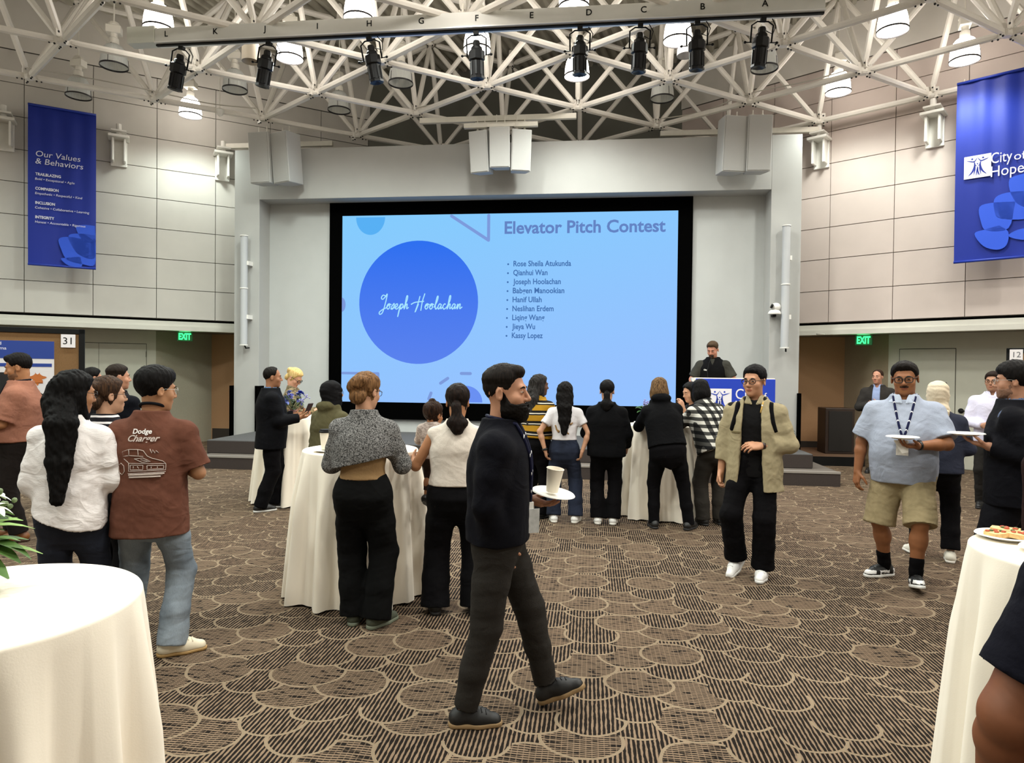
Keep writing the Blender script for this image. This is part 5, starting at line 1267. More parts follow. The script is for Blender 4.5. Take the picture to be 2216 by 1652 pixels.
for x, y, lab, ry in ((-5.32, 9.98, 'matte cream can downlight behind the spotlight of letter J', 0), (1.38, 10.40, 'matte grey can downlight hanging left of the spotlight under letter B', 0)):
    o = thing('can_downlight', lab, 'pendant light', (x, y, 6.62), 0, 'can downlights')
    mb = MB(); mb.lathe([(.13, -.16), (.135, -.16), (.13, .10), (.10, .16), (.0, .165)], 28, cap=False); mb.lathe([(.13, -.15), (.09, .0), (0, .02)], 28, cap=False); mb.build('can', mat('c9bfae' if x < 0 else 'b9b9b9', .6), o, smooth='auto')
    mb = MB(); mb.tube([(0, 0, .16), (0, 0, 1.58)], .010, 8); mb.build('stem', M_HOUSE, o)
o = thing('detector', 'small white domed detector hanging under an unlit pendant at upper left', 'detector', (-6.86, 11.75, 6.42))
mb = MB(); mb.lathe([(.0, -.10), (.05, -.06), (.07, 0), (.07, .03), (.03, .06)], 16); mb.build('dome', M_WHITE, o, smooth='auto'); MB().tube([(0, 0, .05), (0, 0, 1.8)], .006, 6).build('stem', M_HOUSE, o)

for lab, P_ in (('grey cable lying loosely along a left roof tube', [(-9.2, 9.98, 6.53), (-8.5, 10.5, 6.56), (-7.75, 11.0, 6.54), (-7.0, 11.6, 6.52), (-6.3, 12.0, 6.56)]),
                ('pale cable sagging along a right roof tube', [(1.3, 13.1, 6.53), (2.0, 12.75, 6.50), (2.7, 12.15, 6.56), (3.5, 11.55, 6.49), (4.2, 11.2, 6.55)]),
                ('thin cable hanging between roof nodes left of the centre speakers', [(-4.7, 13.2, 6.5), (-4.0, 12.8, 6.42), (-3.3, 12.2, 6.52), (-2.5, 11.7, 6.44), (-1.8, 11.2, 6.52)])):
    tag(MB().tube(smooth_pts(P_), .010, 6).build('cable', mat('b4b0a6', .6), smooth=True), lab, 'cable', 'loose roof cables')

# ------------------------------------------------------------------ lettered beam and its spotlights
BY, BK = 8.84, .9877
o = thing('lighting_beam', 'long white lighting beam lettered A to L hanging under the roof frame', 'lighting beam', (-1.87*BK, BY, 6.223)); o.scale = (BK,)*3
mb = MB(); mb.box(-4.35, 4.78, .0, .16, .03, .225); mb.build('beam_body', mat('d6d7d2', .45, noise=.02, scale=6), o, bevel=.008)
mb = MB(); mb.box(-4.77, -4.35, -.01, .17, .02, .26); mb.build('end_box', mat('d2d5cc', .5), o, bevel=.01)
mb = MB(); mb.box(-4.35, 4.78, -.012, .16, .012, .03); mb.build('bottom_lip', mat('e4e4e2', .35, .3), o)
mb = MB(); mb.box(-4.35, 4.78, .035, .075, -.012, .012); mb.build('track', M_BLACK, o)
for ch, x in zip('LKJIHGFEDCBA', (-6.04, -5.30, -4.56, -3.80, -3.06, -2.33, -1.57, -.83, -.07, .64, 1.39, 2.17)):
    mb = MB(); put_text(mb, frame((x+1.87, -.004, .095), (1, 0, 0), (0, -1, 0)), ch, .115, bold=.002, align='CENTER'); mb.build('letter', M_BLACK, o)
for x in (-4.8, -1.77, 1.25): MB().tube([(x+1.87, .08, .22), (x+1.87, .08, .38)], .012, 6).build('hanger', M_PAINT, o)
SPOT = []
M_SPOT = mat('070708', .42, .0, noise=.2, scale=60, spec=.3)
def spotlight():
    r = thing('spotlight', 'x', 'spotlight', (0, 0, 0), 0, 'black stage spotlights on the beam')
    A = MB()                         # body hangs along -z from the yoke pivot
    A.lathe([(.0, .075), (.035, .075), (.045, .05), (.045, .0), (.065, -.02), (.07, -.06), (.095, -.08), (.098, -.20), (.078, -.22), (.078, -.43), (.088, -.44), (.088, -.47), (.070, -.475), (.0, -.44)], 8, cap=False)
    A.build('body', M_SPOT, r, smooth='auto')
    F = MB()
    for a in range(8):
        t = math.pi*2*a/8; F.box(.074, .084, -.012, .012, -.42, -.23, Matrix.Rotation(t, 3, 'Z'))
    F.build('fin', M_SPOT, r)
    Y = MB(); Y.tube([(-.115, 0, -.13), (-.118, 0, .10), (-.06, 0, .15), (.06, 0, .15), (.118, 0, .10), (.115, 0, -.13)], .010, 6); Y.build('yoke', M_BLACK, r, smooth=True)
    for q in (-1, 1):
        K = MB(); K.tube([(q*.10, 0, -.13), (q*.17, 0, -.13)], .007, 6); K.ball((q*.175, 0, -.13), .018, 8, 6)
        K.build('knob', M_BLACK, r, smooth=True)
    C = MB(); C.box(-.03, .03, -.03, .03, .15, .20); C.build('clamp', M_BLACK, r)
    Wm = MB(); Wm.tube([(.05, .03, .04), (.13, .04, .0), (.15, .02, .10), (.10, 0, .19)], .006, 6); Wm.build('cable', M_BLACK, r, smooth=True)
    return r
sp0 = spotlight()
for k, (x, lx, ly) in enumerate(((-5.87, -.26, .12), (-4.56, -.22, .10), (-3.05, .16, .12), (-1.58, .02, .12), (-.185, .0, .12), (.60, -.03, .12), (1.335, .02, .12), (2.15, -.06, .12))):
    lab = 'black stage spotlight hanging from the beam under letter ' + 'LJHFDCBA'[k]
    r = sp0 if k == 0 else dup(sp0, (0, 0, 0), lab, 'black stage spotlights on the beam')
    r['label'] = lab; r.location = (x*BK, BY+.06, 6.016); r.rotation_euler = (ly, -lx, 0); r.scale = (1.12, 1.12, .90)

# ------------------------------------------------------------------ hanging speakers
def speaker(label, x, y, z0, z1, w, d, yaw, tilt, group):
    o = thing('hanging_speaker', label, 'speaker', (x, y, z1), yaw, group)
    R = Matrix.Rotation(tilt, 3, 'X'); h = z1-z0
    mb = MB(); pts = [(-w/2, -d/2), (w/2, -d/2), (w*.38, d/2), (-w*.38, d/2)]
    vs = [R @ Vector((px_, py_, z)) for z in (-h, 0) for px_, py_ in pts]
    mb.add(vs, [(3, 2, 1, 0), (4, 5, 6, 7), (0, 1, 5, 4), (1, 2, 6, 5), (2, 3, 7, 6), (3, 0, 4, 7)]); mb.build('cabinet', mat('b4b4b1', .6, noise=.03, scale=200), o, bevel=.012)
    mb = MB(); g = [R @ Vector(v) for v in ((-w/2+.02, -d/2-.006, -h+.02), (w/2-.02, -d/2-.006, -h+.02), (w/2-.02, -d/2-.006, -.02), (-w/2+.02, -d/2-.006, -.02))]
    mb.slab(g, R @ Vector((0, -1, 0)), .006); mb.build('grille', mat('adadaa', .7, noise=.10, scale=400), o)
    mb = MB()
    for q in (-1, 1): mb.tube([(q*w*.2, 0, 0), (q*w*.2, 0, max(6.28-z1, .06))], .008, 6); mb.tube([Vector((q*w*.2, 0, .04))+Vector((.02*math.cos(a), 0, .02*math.sin(a))) for a in np.linspace(0, 6.28, 9)[:-1]], .005, 5, closed=True)
    mb.build('eye_bolt', M_PAINT, o, smooth='auto')
speaker('white hanging speaker, outer of the left pair', -6.24, 12.18, 5.20, 6.14, .42, .36, math.radians(-4), math.radians(6), 'left speaker pair')
speaker('white hanging speaker, inner of the left pair', -5.79, 12.20, 5.20, 6.14, .43, .40, math.radians(-22), math.radians(6), 'left speaker pair')
speaker('white hanging speaker, inner of the right pair', 2.43, 12.20, 5.21, 6.16, .44, .40, math.radians(14), math.radians(6), 'right speaker pair')
speaker('white hanging speaker, outer of the right pair', 2.86, 12.18, 5.21, 6.16, .42, .36, math.radians(4), math.radians(6), 'right speaker pair')
speaker('left speaker of the centre cluster over the stage', -2.01, 12.05, 5.27, 6.0, .36, .34, math.radians(-14), math.radians(9), 'centre speaker cluster')
speaker('middle speaker of the centre cluster over the stage', -1.645, 11.98, 5.33, 6.03, .37, .36, 0, math.radians(9), 'centre speaker cluster')
speaker('right speaker of the centre cluster over the stage', -1.29, 12.05, 5.28, 6.0, .36, .34, math.radians(14), math.radians(9), 'centre speaker cluster')
mb = MB(); mb.box(-2.32, -1.86, 11.98, 12.06, 6.06, 6.14); mb.box(-1.44, -.98, 11.98, 12.06, 6.06, 6.14); mb.box(-2.15, -1.2, 12.2, 12.28, 6.16, 6.24); mb.box(-1.9, -1.4, 11.96, 12.04, 6.06, 6.12)
tag(mb.build('rigging_bar', M_PAINT, bevel=.005), 'steel rigging bars above the centre speaker cluster', 'rigging')
for nm, x, z0, z1 in (('left', -6.735, 2.13, 4.26), ('right', 3.44, 2.14, 4.31)):
    o = thing('column_speaker', 'slim white column speaker on the %s side of the stage wall' % nm, 'speaker', (x, 12.42, z0), 0, 'slim column speakers')
    mid = (z1-z0)*.52
    mb = MB(); mb.lathe([(.068, .012), (.068, mid-.01)], 20); mb.lathe([(.068, mid+.01), (.068, z1-z0-.012)], 20); mb.build('column', mat('b4b6b8', .5), o, smooth='auto')
    mb = MB()
    for z in (0, mid, z1-z0): mb.lathe([(.078, -.010), (.078, .010)], 20, (0, 0, z))
    mb.build('end_cap', M_WHITE, o, smooth='auto')
    for z in (.55, 1.6): MB().box(.05, .10, -.02, .15, z-.04, z+.04).build('wall_mount', M_WHITE, o)
    mb = MB(); mb.tube([(.02, .0, -.01), (.03, .02, -.06), (.05, .12, -.05)], .014, 6); mb.build('cable_gland', M_BLACK, o, smooth=True)
o = thing('ptz_camera', 'small white robotic camera on the stage wall beside the right column speaker', 'camera', (3.27, 12.46, 2.76))
mb = MB(); mb.lathe([(.0, -.02), (.11, -.02), (.115, .0), (.09, .04), (.06, .06)], 24, cap=False); mb.build('base', M_WHITE, o, smooth='auto')
mb = MB(); mb.ball((0.02, -.01, .11), (.085, .075, .075), 18, 12); mb.build('head', M_WHITE, o, smooth=True)
mb = MB(); mb.lathe([(.0, .0), (.04, .0), (.04, .03), (.0, .03)], 16, (-.05, -.06, .115), Matrix.Rotation(math.radians(-65), 3, 'Y') @ Matrix.Rotation(0, 3, 'X')); mb.build('lens', M_BLACK, o, smooth='auto')
mb = MB(); mb.box(-.03, .03, .0, .11, -.06, -.02); mb.build('wall_arm', M_BLACK, o)

# ------------------------------------------------------------------ projection screen and its slide
SY = 12.955
def S(px_, py_):
    """slide position (metres on the screen) of a point of the slide measured on a 730 x 412 grid"""
    return Vector((-4.955+(px_-738)*.0090, 0, 4.733-(py_-461)*.00895))
o = thing('projection_screen', 'large black-framed projection screen showing a blue contest slide', 'screen', (-1.66, SY, .69))
base = Vector((-1.66, 0, .69))
mb = MB(); mb.box(-3.55, 3.55, -.02, .03, 0, .34); mb.box(-3.55, 3.55, -.02, .03, 4.05, 4.36); mb.box(-3.55, -3.29, -.02, .03, .34, 4.05); mb.box(3.28, 3.55, -.02, .03, .34, 4.05)
mb.build('frame', M_MATTE, o)
t = NT('slide'); x, y, z = t.xyz(); g = t.n('MapRange', None, i0=t.mth('ADD', t.mth('MULTIPLY', z, .7), t.mth('MULTIPLY', x, -.18)), i1=0.4, i2=3.4, i3=0., i4=1.)
e = t.n('Emission', None, Strength=1.0); t.t.links.new(t.mix(g, lin('96c2ff'), lin('84ccfd')), e.inputs[0]); t.t.links.new(e.outputs[0], t.out.inputs[0])
mb = MB(); mb.add([(-3.30, -.004, .335), (3.29, -.004, .335), (3.29, -.004, 4.055), (-3.30, -.004, 4.055)], [(0, 1, 2, 3)]); mb.build('projected_image', t.m, o)
def flat(name, pts, m, dy=.006): 
    mb = MB(); mb.add([(p.x-base.x, -dy, p.z-base.z) for p in pts], [tuple(range(len(pts)))]); return mb.build(name, m, o)
def disc(cx, cy, rx, ry, a0=0, a1=360): return [S(cx+rx*math.cos(math.radians(a)), cy-ry*math.sin(math.radians(a))) for a in np.linspace(a0, a1, 72)[:(-1 if a1-a0 == 360 else None)]]
E_BLUE, E_SKY, E_LAV, E_TXT, E_TXT2 = emit('3f74f0'), emit('58b0f4'), emit('7d9bdc'), emit('6484c4'), emit('4470ae')
t = NT('slide_disc'); x, y, z = t.xyz(); g = t.n('MapRange', None, i0=z, i1=.9, i2=3.5, i3=0., i4=1.); e = t.n('Emission', None, Strength=1.0); t.t.links.new(t.mix(g, lin('5e84ee'), lin('2f70f0')), e.inputs[0]); t.t.links.new(e.outputs[0], t.out.inputs[0])
flat('big_disc', disc(912, 653, 133.5, 136), t.m)
flat('half_disc', disc(803, 464, 33, 39, 180, 360), E_SKY); flat('edge_disc', disc(738, 658, 9, 16, -90, 90), E_LAV); flat('lower_disc', disc(1021, 872, 36, 36, 0, 180), emit('6a90f2'))
def bar2(pts, wd, name='slide_line', m=None, closed=False, dy=.006):
    mb = MB(); P = [S(*p) for p in pts]
    for i in range(len(P)-1):
        a, b = P[i], P[i+1]; d = (b-a).normalized(); n_ = Vector((-d.z, 0, d.x))*wd/2
        q = [a-n_, b-n_, b+n_, a+n_]; mb.add([(v.x-base.x, -dy, v.z-base.z) for v in q], [(0, 1, 2, 3)])
        for c in (a, b): mb.add([(c.x-base.x+wd/2*math.cos(t_), -dy-.0004, c.z-base.z+wd/2*math.sin(t_)) for t_ in np.linspace(0, 6.283, 13)[:-1]], [tuple(range(12))])
    return mb.build(name, m or E_LAV, o)
bar2([(985, 464), (1067, 518), (1067, 464)], .06); bar2([(741, 811), (823, 811), (823, 870)], .05)
for pts in ([(1010, 809), (1030, 809)], [(964, 831), (980, 820)], [(938, 866), (943, 853)]): bar2(pts, .06)
def stext(name, body, px_, py_, w, size, m, bold=.004):
    mb = MB(); p = S(px_, py_); put_text(mb, frame((p.x-base.x, -.008, p.z-base.z), (1, 0, 0), (0, -1, 0)), body, size, width=w*.0090, bold=bold); return mb.build(name, m, o)
stext('slide_title', 'Elevator Pitch Contest', 1102, 504, 341, .335, E_TXT, .008)
for k, (nm, w_) in enumerate((('Rose Sheila Atukunda', 124), ('Qianhui Wan', 74), ('Joseph Hoolachan', 103), ('Babgen Manookian', 111), ('Hanif Ullah', 63), ('Neslihan Erdem', 89), ('Liqing Wang', 70), ('Jieya Wu', 50), ('Kassy Lopez', 67))):
    yy = 575+k*19.45; xx = 1122-k*.25
    stext('slide_line', nm, xx, yy, w_, .150, E_TXT2, .003); flat('bullet', disc(xx-11.5, yy-4.5, 2, 2), E_TXT2)
# handwritten name: pen strokes, x-height 1
GL = {'J': ([(.9, 2.5), (.3, 2.7), (.0, 2.2), (.3, 1.9), (.8, 2.4), (1.1, 2.9), (.95, 1.2), (.6, -.6), (.1, -1.0), (-.05, -.6), (.5, -.1), (1.3, .3)], 1.3), 'o': ([(.0, .3), (.5, 1), (.2, .9), (.05, .4), (.3, 0), (.6, .3), (.55, .85), (.5, 1), (.9, .85)], .9), 's': ([(.0, .3), (.5, 1.1), (.55, .5), (.3, .0), (.0, .1), (.7, .25)], .7),
      'e': ([(.0, .2), (.5, .6), (.5, 1), (.2, .9), (.1, .4), (.4, 0), (.85, .35)], .85), 'p': ([(.0, .3), (.35, 1.0), (.2, 0), (.0, -1.5), (.2, .3), (.6, 1), (.8, .6), (.5, .05), (.3, .15), (.9, .35)], .95), 'h': ([(.0, .3), (.5, 1.6), (.55, 2.5), (.35, 2.4), (.25, 1.0), (.15, 0), (.4, .8), (.65, .95), (.65, .1), (1.0, .35)], 1.0),
      'H': ([(1.0, 2.5), (.8, 1.2), (.4, -.6), (.9, 1.0)], 0), 'H2': ([(-.6, .9), (.2, 1.3), (1.9, 1.5)], 0), 'H3': ([(1.9, 3.0), (1.6, 1.5), (1.5, -.3)], 2.2), 'l': ([(.0, .3), (.5, 1.5), (.6, 2.4), (.4, 2.3), (.25, .8), (.4, 0), (.75, .35)], .75), 'a': ([(.6, .9), (.3, 1), (.05, .5), (.2, 0), (.55, .5), (.65, .95), (.6, .1), (.95, .35)], .95),
      'c': ([(.55, .9), (.3, 1), (.05, .5), (.3, 0), (.8, .35)], .8), 'n': ([(.0, .3), (.2, 1), (.15, 0), (.4, .8), (.65, .95), (.65, .1), (1.1, .45)], 1.1)}
def smooth_line(P, n=6):
    P = [np.array(p, float) for p in P]; Q = [P[0]*2-P[1]]+P+[P[-1]*2-P[-2]]; out = []
    for i in range(1, len(Q)-2):
        for t_ in np.arange(n)/n: out.append(.5*(2*Q[i]+(Q[i+1]-Q[i-1])*t_+(2*Q[i-1]-5*Q[i]+4*Q[i+1]-Q[i+2])*t_**2+(3*Q[i]-Q[i-1]-3*Q[i+1]+Q[i+2])*t_**3))
    return out+[P[-1]]
mb = MB(); cx = 0; strokes = []
for ch in ['J', 'o', 's', 'e', 'p', 'h', ' ', 'H', 'H2', 'H3', 'o', 'o', 'l', 'a', 'c', 'h', 'a', 'n']:
    if ch == ' ': cx += 1.0; continue
    P, adv = GL[ch]; strokes.append([(x_+cx+y_*.12, y_) for x_, y_ in smooth_line(P)]); cx += adv
k = 184/cx
for P in strokes: mb.tube([(S(826+x_*k, 668-y_*11.5).x-base.x, -.010, S(826+x_*k, 668-y_*11.5).z-base.z) for x_, y_ in P], .011, 5)
mb.build('handwritten_name', emit('a8e6ff'), o)

# ------------------------------------------------------------------ logo and banners
M_BAN = None
def banner_mat():
    t = NT('banner_cloth'); v = t.obj(); n_ = t.noise(v, 1.0, 2.0, (3, 3, .5)); return t.pr(lin('07268f'), .55, 0, n_, .25, .05, Specular_IOR_Level=.4)
M_BAN = banner_mat(); M_BAN2 = mat('1c4fd0', .6); M_BTXT = mat('dfe0ee', .7); M_LOGO = mat('e8e6ef', .6)
FIG = []
def logo(parent, M, sz, m_sq, m_fig):
    """white square with two tall figures, arms raised and joined, and a small one between"""
    mb = MB(); mb.add([M @ Vector(v) for v in ((0, 0, 0), (sz, 0, 0), (sz, sz, 0), (0, sz, 0))], [(0, 1, 2, 3)]); q = mb.build('logo_square', m_sq, parent)
    mb = MB()
    def leaf(P, W_):
        P = [np.array(p)*sz for p in smooth_line(P, 5)]; L, R = [], []
        for i, p in enumerate(P):
            d = P[min(i+1, len(P)-1)]-P[max(i-1, 0)]; d = d/np.linalg.norm(d); n_ = np.array([-d[1], d[0]]); t_ = i/(len(P)-1); w_ = W_*sz*math.sin(math.pi*min(max(t_, .02), .98))**.7
            L.append(p+n_*w_); R.append(p-n_*w_)
        k_ = len(L); vs = [M @ Vector((a[0], a[1], .003)) for a in L+R]; mb.add(vs, [(i, k_+i, k_+i+1, i+1) for i in range(k_-1)])
    def dot(x_, y_, r_): mb.add([M @ Vector((sz*(x_+r_*math.cos(a)), sz*(y_+r_*math.sin(a)), .003)) for a in np.linspace(0, 6.283, 17)[:-1]], [tuple(range(16))])
    for sx in (1, -1):
        f = lambda P: [((x_ if sx > 0 else 1-x_), y_) for x_, y_ in P]
        leaf(f([(.08, .82), (.25, .76), (.38, .74), (.50, .90)]), .022); leaf(f([(.37, .76), (.40, .55), (.32, .30), (.16, .12)]), .036); leaf(f([(.40, .60), (.41, .40), (.36, .12)]), .022)
        dot(.30 if sx > 0 else .70, .86, .038)
        leaf(f([(.50, .52), (.44, .55), (.40, .60)]), .012); leaf(f([(.50, .50), (.48, .30), (.46, .10)]), .020)
    leaf([(.52, .50), (.52, .30), (.60, .08)], .018); dot(.5, .62, .028)
    mb.build('logo_figures', m_fig, q)
def banner(nm, label, sg, D, s_a, s_b, z0, z1):
    """hangs parallel to the side wall between positions s_a (left as seen) and s_b"""
    n, e = wall_frame(sg); a, b = on_wall(sg, D, s_a), on_wall(sg, D, s_b); x = (b-a).normalized(); wdt = (b-a).length; N = -Vector(n)
    o = thing(nm, label, 'banner', a+Vector((0, 0, z0)), 0)
    org = a+Vector((0, 0, z0)); mb = MB(); nx, nz = 24, 40; H = z1-z0
    def dep(u, v): return .018*math.sin(u*9+v*2)*(1-v)*.7+.012*math.sin(u*21+1)*(v)+.02*math.sin(v*3.1)
    for side_ in (0, 1):
        vs = [x*(u*wdt)+Vector((0, 0, v*H))+N*(dep(u, v)-.004*side_) for v in np.linspace(0, 1, nz+1) for u in np.linspace(0, 1, nx+1)]
        fs = [(j*(nx+1)+i, j*(nx+1)+i+1, (j+1)*(nx+1)+i+1, (j+1)*(nx+1)+i) for j in range(nz) for i in range(nx)]
        mb.add(vs, fs if side_ == 0 else [f[::-1] for f in fs])
    mb.build('cloth', M_BAN, o, smooth=True)
    for z, nm2 in ((.0, 'bottom_rod'), (H, 'top_rod')): MB().tube([Vector((0, 0, z))+N*.02, x*wdt+Vector((0, 0, z))+N*.02], .022, 10).build(nm2, mat('0e2f9a', .5), o, smooth=True)
    for u in (.08, .92): MB().tube([x*wdt*u+Vector((0, 0, H)), x*wdt*u+Vector((0, 0, H+.10))-N*.1], .008, 6).build('hanger', M_PAINT, o)
    def M(u, v, off=.045): return frame(x*(u*wdt)+Vector((0, 0, v*H))+N*off, x, N)
    return o, M, wdt, H
def flower_shape(o, M, k, pts_list, name='flower_print'):
    mb = MB(); m_ = M(0, 0, .042)
    for P in pts_list:
        Q = smooth_line(P+[P[0]], 4)[:-1]; mb.add([m_ @ Vector((p[0]*k, p[1]*k, 0)) for p in Q], [tuple(range(len(Q)))])
    return mb.build(name, M_BAN2, o)
n_, e_ = wall_frame(-1); sa = Vector((-10.13, 11.06, 0)).dot(e_); sb = Vector((-9.28, 11.67, 0)).dot(e_)
o, M, wd, H = banner('banner', 'blue hanging banner titled Our Values and Behaviors on the left wall', -1, 14.9, sa, sb, 3.52, 6.40)
def btxt(body, px_, py_, size, w=None, shear=0., bold=.0):
    mb = MB(); put_text(mb, M((px_-60)/148, 1-(py_-.169*(px_-60)-225)/347), body, size, bold=bold, shear=shear, width=w); mb.build('lettering', M_BTXT, o)
btxt('Our Values', 77, 339, .145, .68, .12); btxt('& Behaviors', 76, 355, .145, .73, .12)
for k, (h1, h2, w1, w2) in enumerate((('TRAILBLAZING', 'Bold \u2022 Exceptional \u2022 Agile', .385, .60), ('COMPASSION', 'Empathetic \u2022 Respectful \u2022 Kind', .35, .72), ('INCLUSION', 'Cohesive \u2022 Collaborative \u2022 Learning', .295, .83), ('INTEGRITY', 'Honest \u2022 Accountable \u2022 Rigorous', .285, .77))):
    btxt(h1, 76, 380.5+k*31.2, .070, w1, 0, .002); btxt(h2, 75.5, 390.5+k*31.2, .060, w2, .12)
flower_shape(o, M, 1, [[(1.03, .80), (.86, .80), (.74, .76), (.75, .66), (.84, .52), (1.03, .50)], [(1.03, .62), (.80, .63), (.62, .58), (.66, .40), (.8, .22), (1.03, .2)], [(1.03, .50), (.66, .55), (.47, .50), (.50, .32), (.60, .12), (.85, .06), (1.03, .08)], [(.80, .20), (.58, .16), (.50, .13), (.62, .02), (.82, .02)]])
n_, e_ = wall_frame(1); sa = Vector((5.91, 11.775, 0)).dot(e_)
o, M, wd, H = banner('banner', 'blue hanging banner with white City of Hope logo on the right wall', 1, 13.0, sa, sa-1.06, 3.53, 6.43)
def at_(px_, py_): return (px_-2069)/166.0, 1-(py_+.20*(px_-2069)-183)/384.0
u, v = at_(2088, 388); logo(o, M(u, v), .36, M_LOGO, M_BAN)
mb = MB(); put_text(mb, M(*at_(2144, 352)), 'City', .24, width=.27); put_text(mb, M(*at_(2190, 343)), 'of', .18, width=.15); put_text(mb, M(*at_(2144, 380)), 'Hope.', .24, width=.46); mb.build('lettering', M_BTXT, o)
flower_shape(o, M, 1, [[(1.06, 1.28), (.86, 1.27), (.72, 1.22), (.74, 1.0), (.85, .8), (1.06, .76)], [(1.06, .98), (.74, 1.02), (.55, .97), (.53, .80), (.62, .62), (1.06, .60)], [(.80, .86), (.52, .89), (.34, .85), (.36, .62), (.44, .46), (.72, .46)], [(.60, .52), (.42, .48), (.28, .43), (.40, .22), (.58, .14), (.70, .20), (.72, .40)], [(1.06, .44), (.84, .42), (.72, .34), (.88, .26), (1.06, .26)]])

# ------------------------------------------------------------------ exit signs
for sg, p, lab in ((1, (5.09, 13.23), 'green glowing EXIT sign under the right soffit'), (-1, (-8.44, 13.16), 'green glowing EXIT sign under the left soffit')):
    n, e = wall_frame(sg); o = thing('exit_sign', lab, 'exit sign', (p[0], p[1], 2.23), 0, 'exit signs'); X_ = Vector((C36, -S36*sg, 0)); N = -Vector(n)
    X_ = (X_-N*X_.dot(N)).normalized(); R = Matrix((X_, -N, Vector((0, 0, 1)))).transposed()
    mb = MB(); mb.box(-.15, .15, -.012, .012, 0, .19, R); mb.build('panel', [mat('0c4a28', .3)], o, bevel=.006)
    mb = MB(); mb.box(-.11, .11, -.03, .03, .19, .215, R); mb.build('canopy', mat('b9c4bc', .4), o)
    for s_ in (1, -1):
        mb = MB(); put_text(mb, frame(R @ Vector((-.118*s_, -.014*s_, .035)), X_*s_, N*s_), 'EXIT', .185, width=.236, bold=.008); mb.build('lettering', emit('3dff86', 2.2), o)
    ld = bpy.data.lights.new('exit_glow', 'POINT'); ld.energy = 1.2; ld.color = (.1, 1, .35); ld.shadow_soft_size = .1; lo = bpy.data.objects.new('exit_glow', ld); COL.objects.link(lo); lo.parent = o; lo.location = tuple(N*.12+Vector((0, 0, .1)))
# warm lights added in the alcoves, whose soffits have no lamps
for x, y in ((4.35, 13.35), (-7.5, 13.75)):
    o = thing('added_alcove_light', 'warm recessed downlight in the soffit of the %s alcove' % ('right' if x > 0 else 'left'), 'downlight', (x, y, 2.44))
    MB().lathe([(.0, .0), (.06, .0), (.07, -.008), (.075, .01)], 20, cap=False).build('added_light_ring', M_WHITE, o)
    ld = bpy.data.lights.new('added_warm_glow', 'SPOT'); ld.energy = 28; ld.color = (1, .68, .42); ld.spot_size = math.radians(85); ld.spot_blend = .6; ld.shadow_soft_size = .06
    lo = bpy.data.objects.new('added_warm_glow', ld); COL.objects.link(lo); lo.parent = o; lo.location = (0, 0, -.03)

# ------------------------------------------------------------------ podium
o = thing('podium', 'podium with blue front panel and white City of Hope logo on the stage', 'podium', (2.28, 10.92, .44))
mb = MB(); mb.box(-.60, .60, .05, .50, .0, 1.10); mb.build('body', mat('7c6f63', .6), o, bevel=.01)
mb = MB(); mb.box(-.62, .62, .02, .55, 1.10, 1.16); mb.build('top_board', mat('cbbfb0', .5), o, bevel=.01)
mb = MB(); mb.box(-.605, .615, -.01, .045, .10, 1.145); mb.build('front_panel', mat('0a37b4', .6, noise=.05, scale=120), o, bevel=.006)
mb = MB(); mb.box(-.66, -.60, .0, .05, .9, 1.15); mb.build('side_edge', M_WHITE, o)
logo(o, frame((-.42, -.0135, .62), (1, 0, 0), (0, -1, 0)), .37, mat('e6e4ea', .6), mat('0a37b4', .6))
mb = MB(); put_text(mb, frame((.01, -.0135, .83), (1, 0, 0), (0, -1, 0)), 'City', .235, width=.33, bold=.001); put_text(mb, frame((.36, -.0135, .83), (1, 0, 0), (0, -1, 0)), 'of', .15); put_text(mb, frame((.01, -.0135, .64), (1, 0, 0), (0, -1, 0)), 'Hope', .235, width=.44, bold=.001); mb.build('lettering', mat('e6e4ea', .6), o)
o = thing('monitor', 'low black monitor lying on the right end of the podium', 'monitor', (2.62, 11.12, 1.60))
mb = MB(); mb.box(-.17, .17, -.03, .02, .0, .075); mb.build('casing', M_BLACK, o, bevel=.006); MB().box(-.08, .08, -.02, .06, -.0, .012).build('stand', M_BLACK, o)
mb = MB(); mb.tube([(1.90, 11.15, 1.60), (1.90, 11.20, 1.72), (1.93, 11.22, 1.84), (1.97, 11.2, 1.95)], .006, 6); mb.ball((1.97, 11.2, 1.955), .014, 8, 6); tag(mb.build('gooseneck_microphone', M_BLACK, smooth=True), 'thin black gooseneck microphone on the podium top', 'microphone')
mb = MB(); mb.box(4.47, 5.0, 13.35, 13.8, .166, 1.035); o = tag(mb.build('wooden_cabinet', mat('2a1a10', .5, noise=.2, scale=12, stretch=(1, 1, .1)), bevel=.012), 'dark brown wooden cabinet standing in the right alcove', 'cabinet')
MB().box(4.53, 4.95, 13.335, 13.352, .22, .98).build('front_panel', mat('120c08', .6), o)

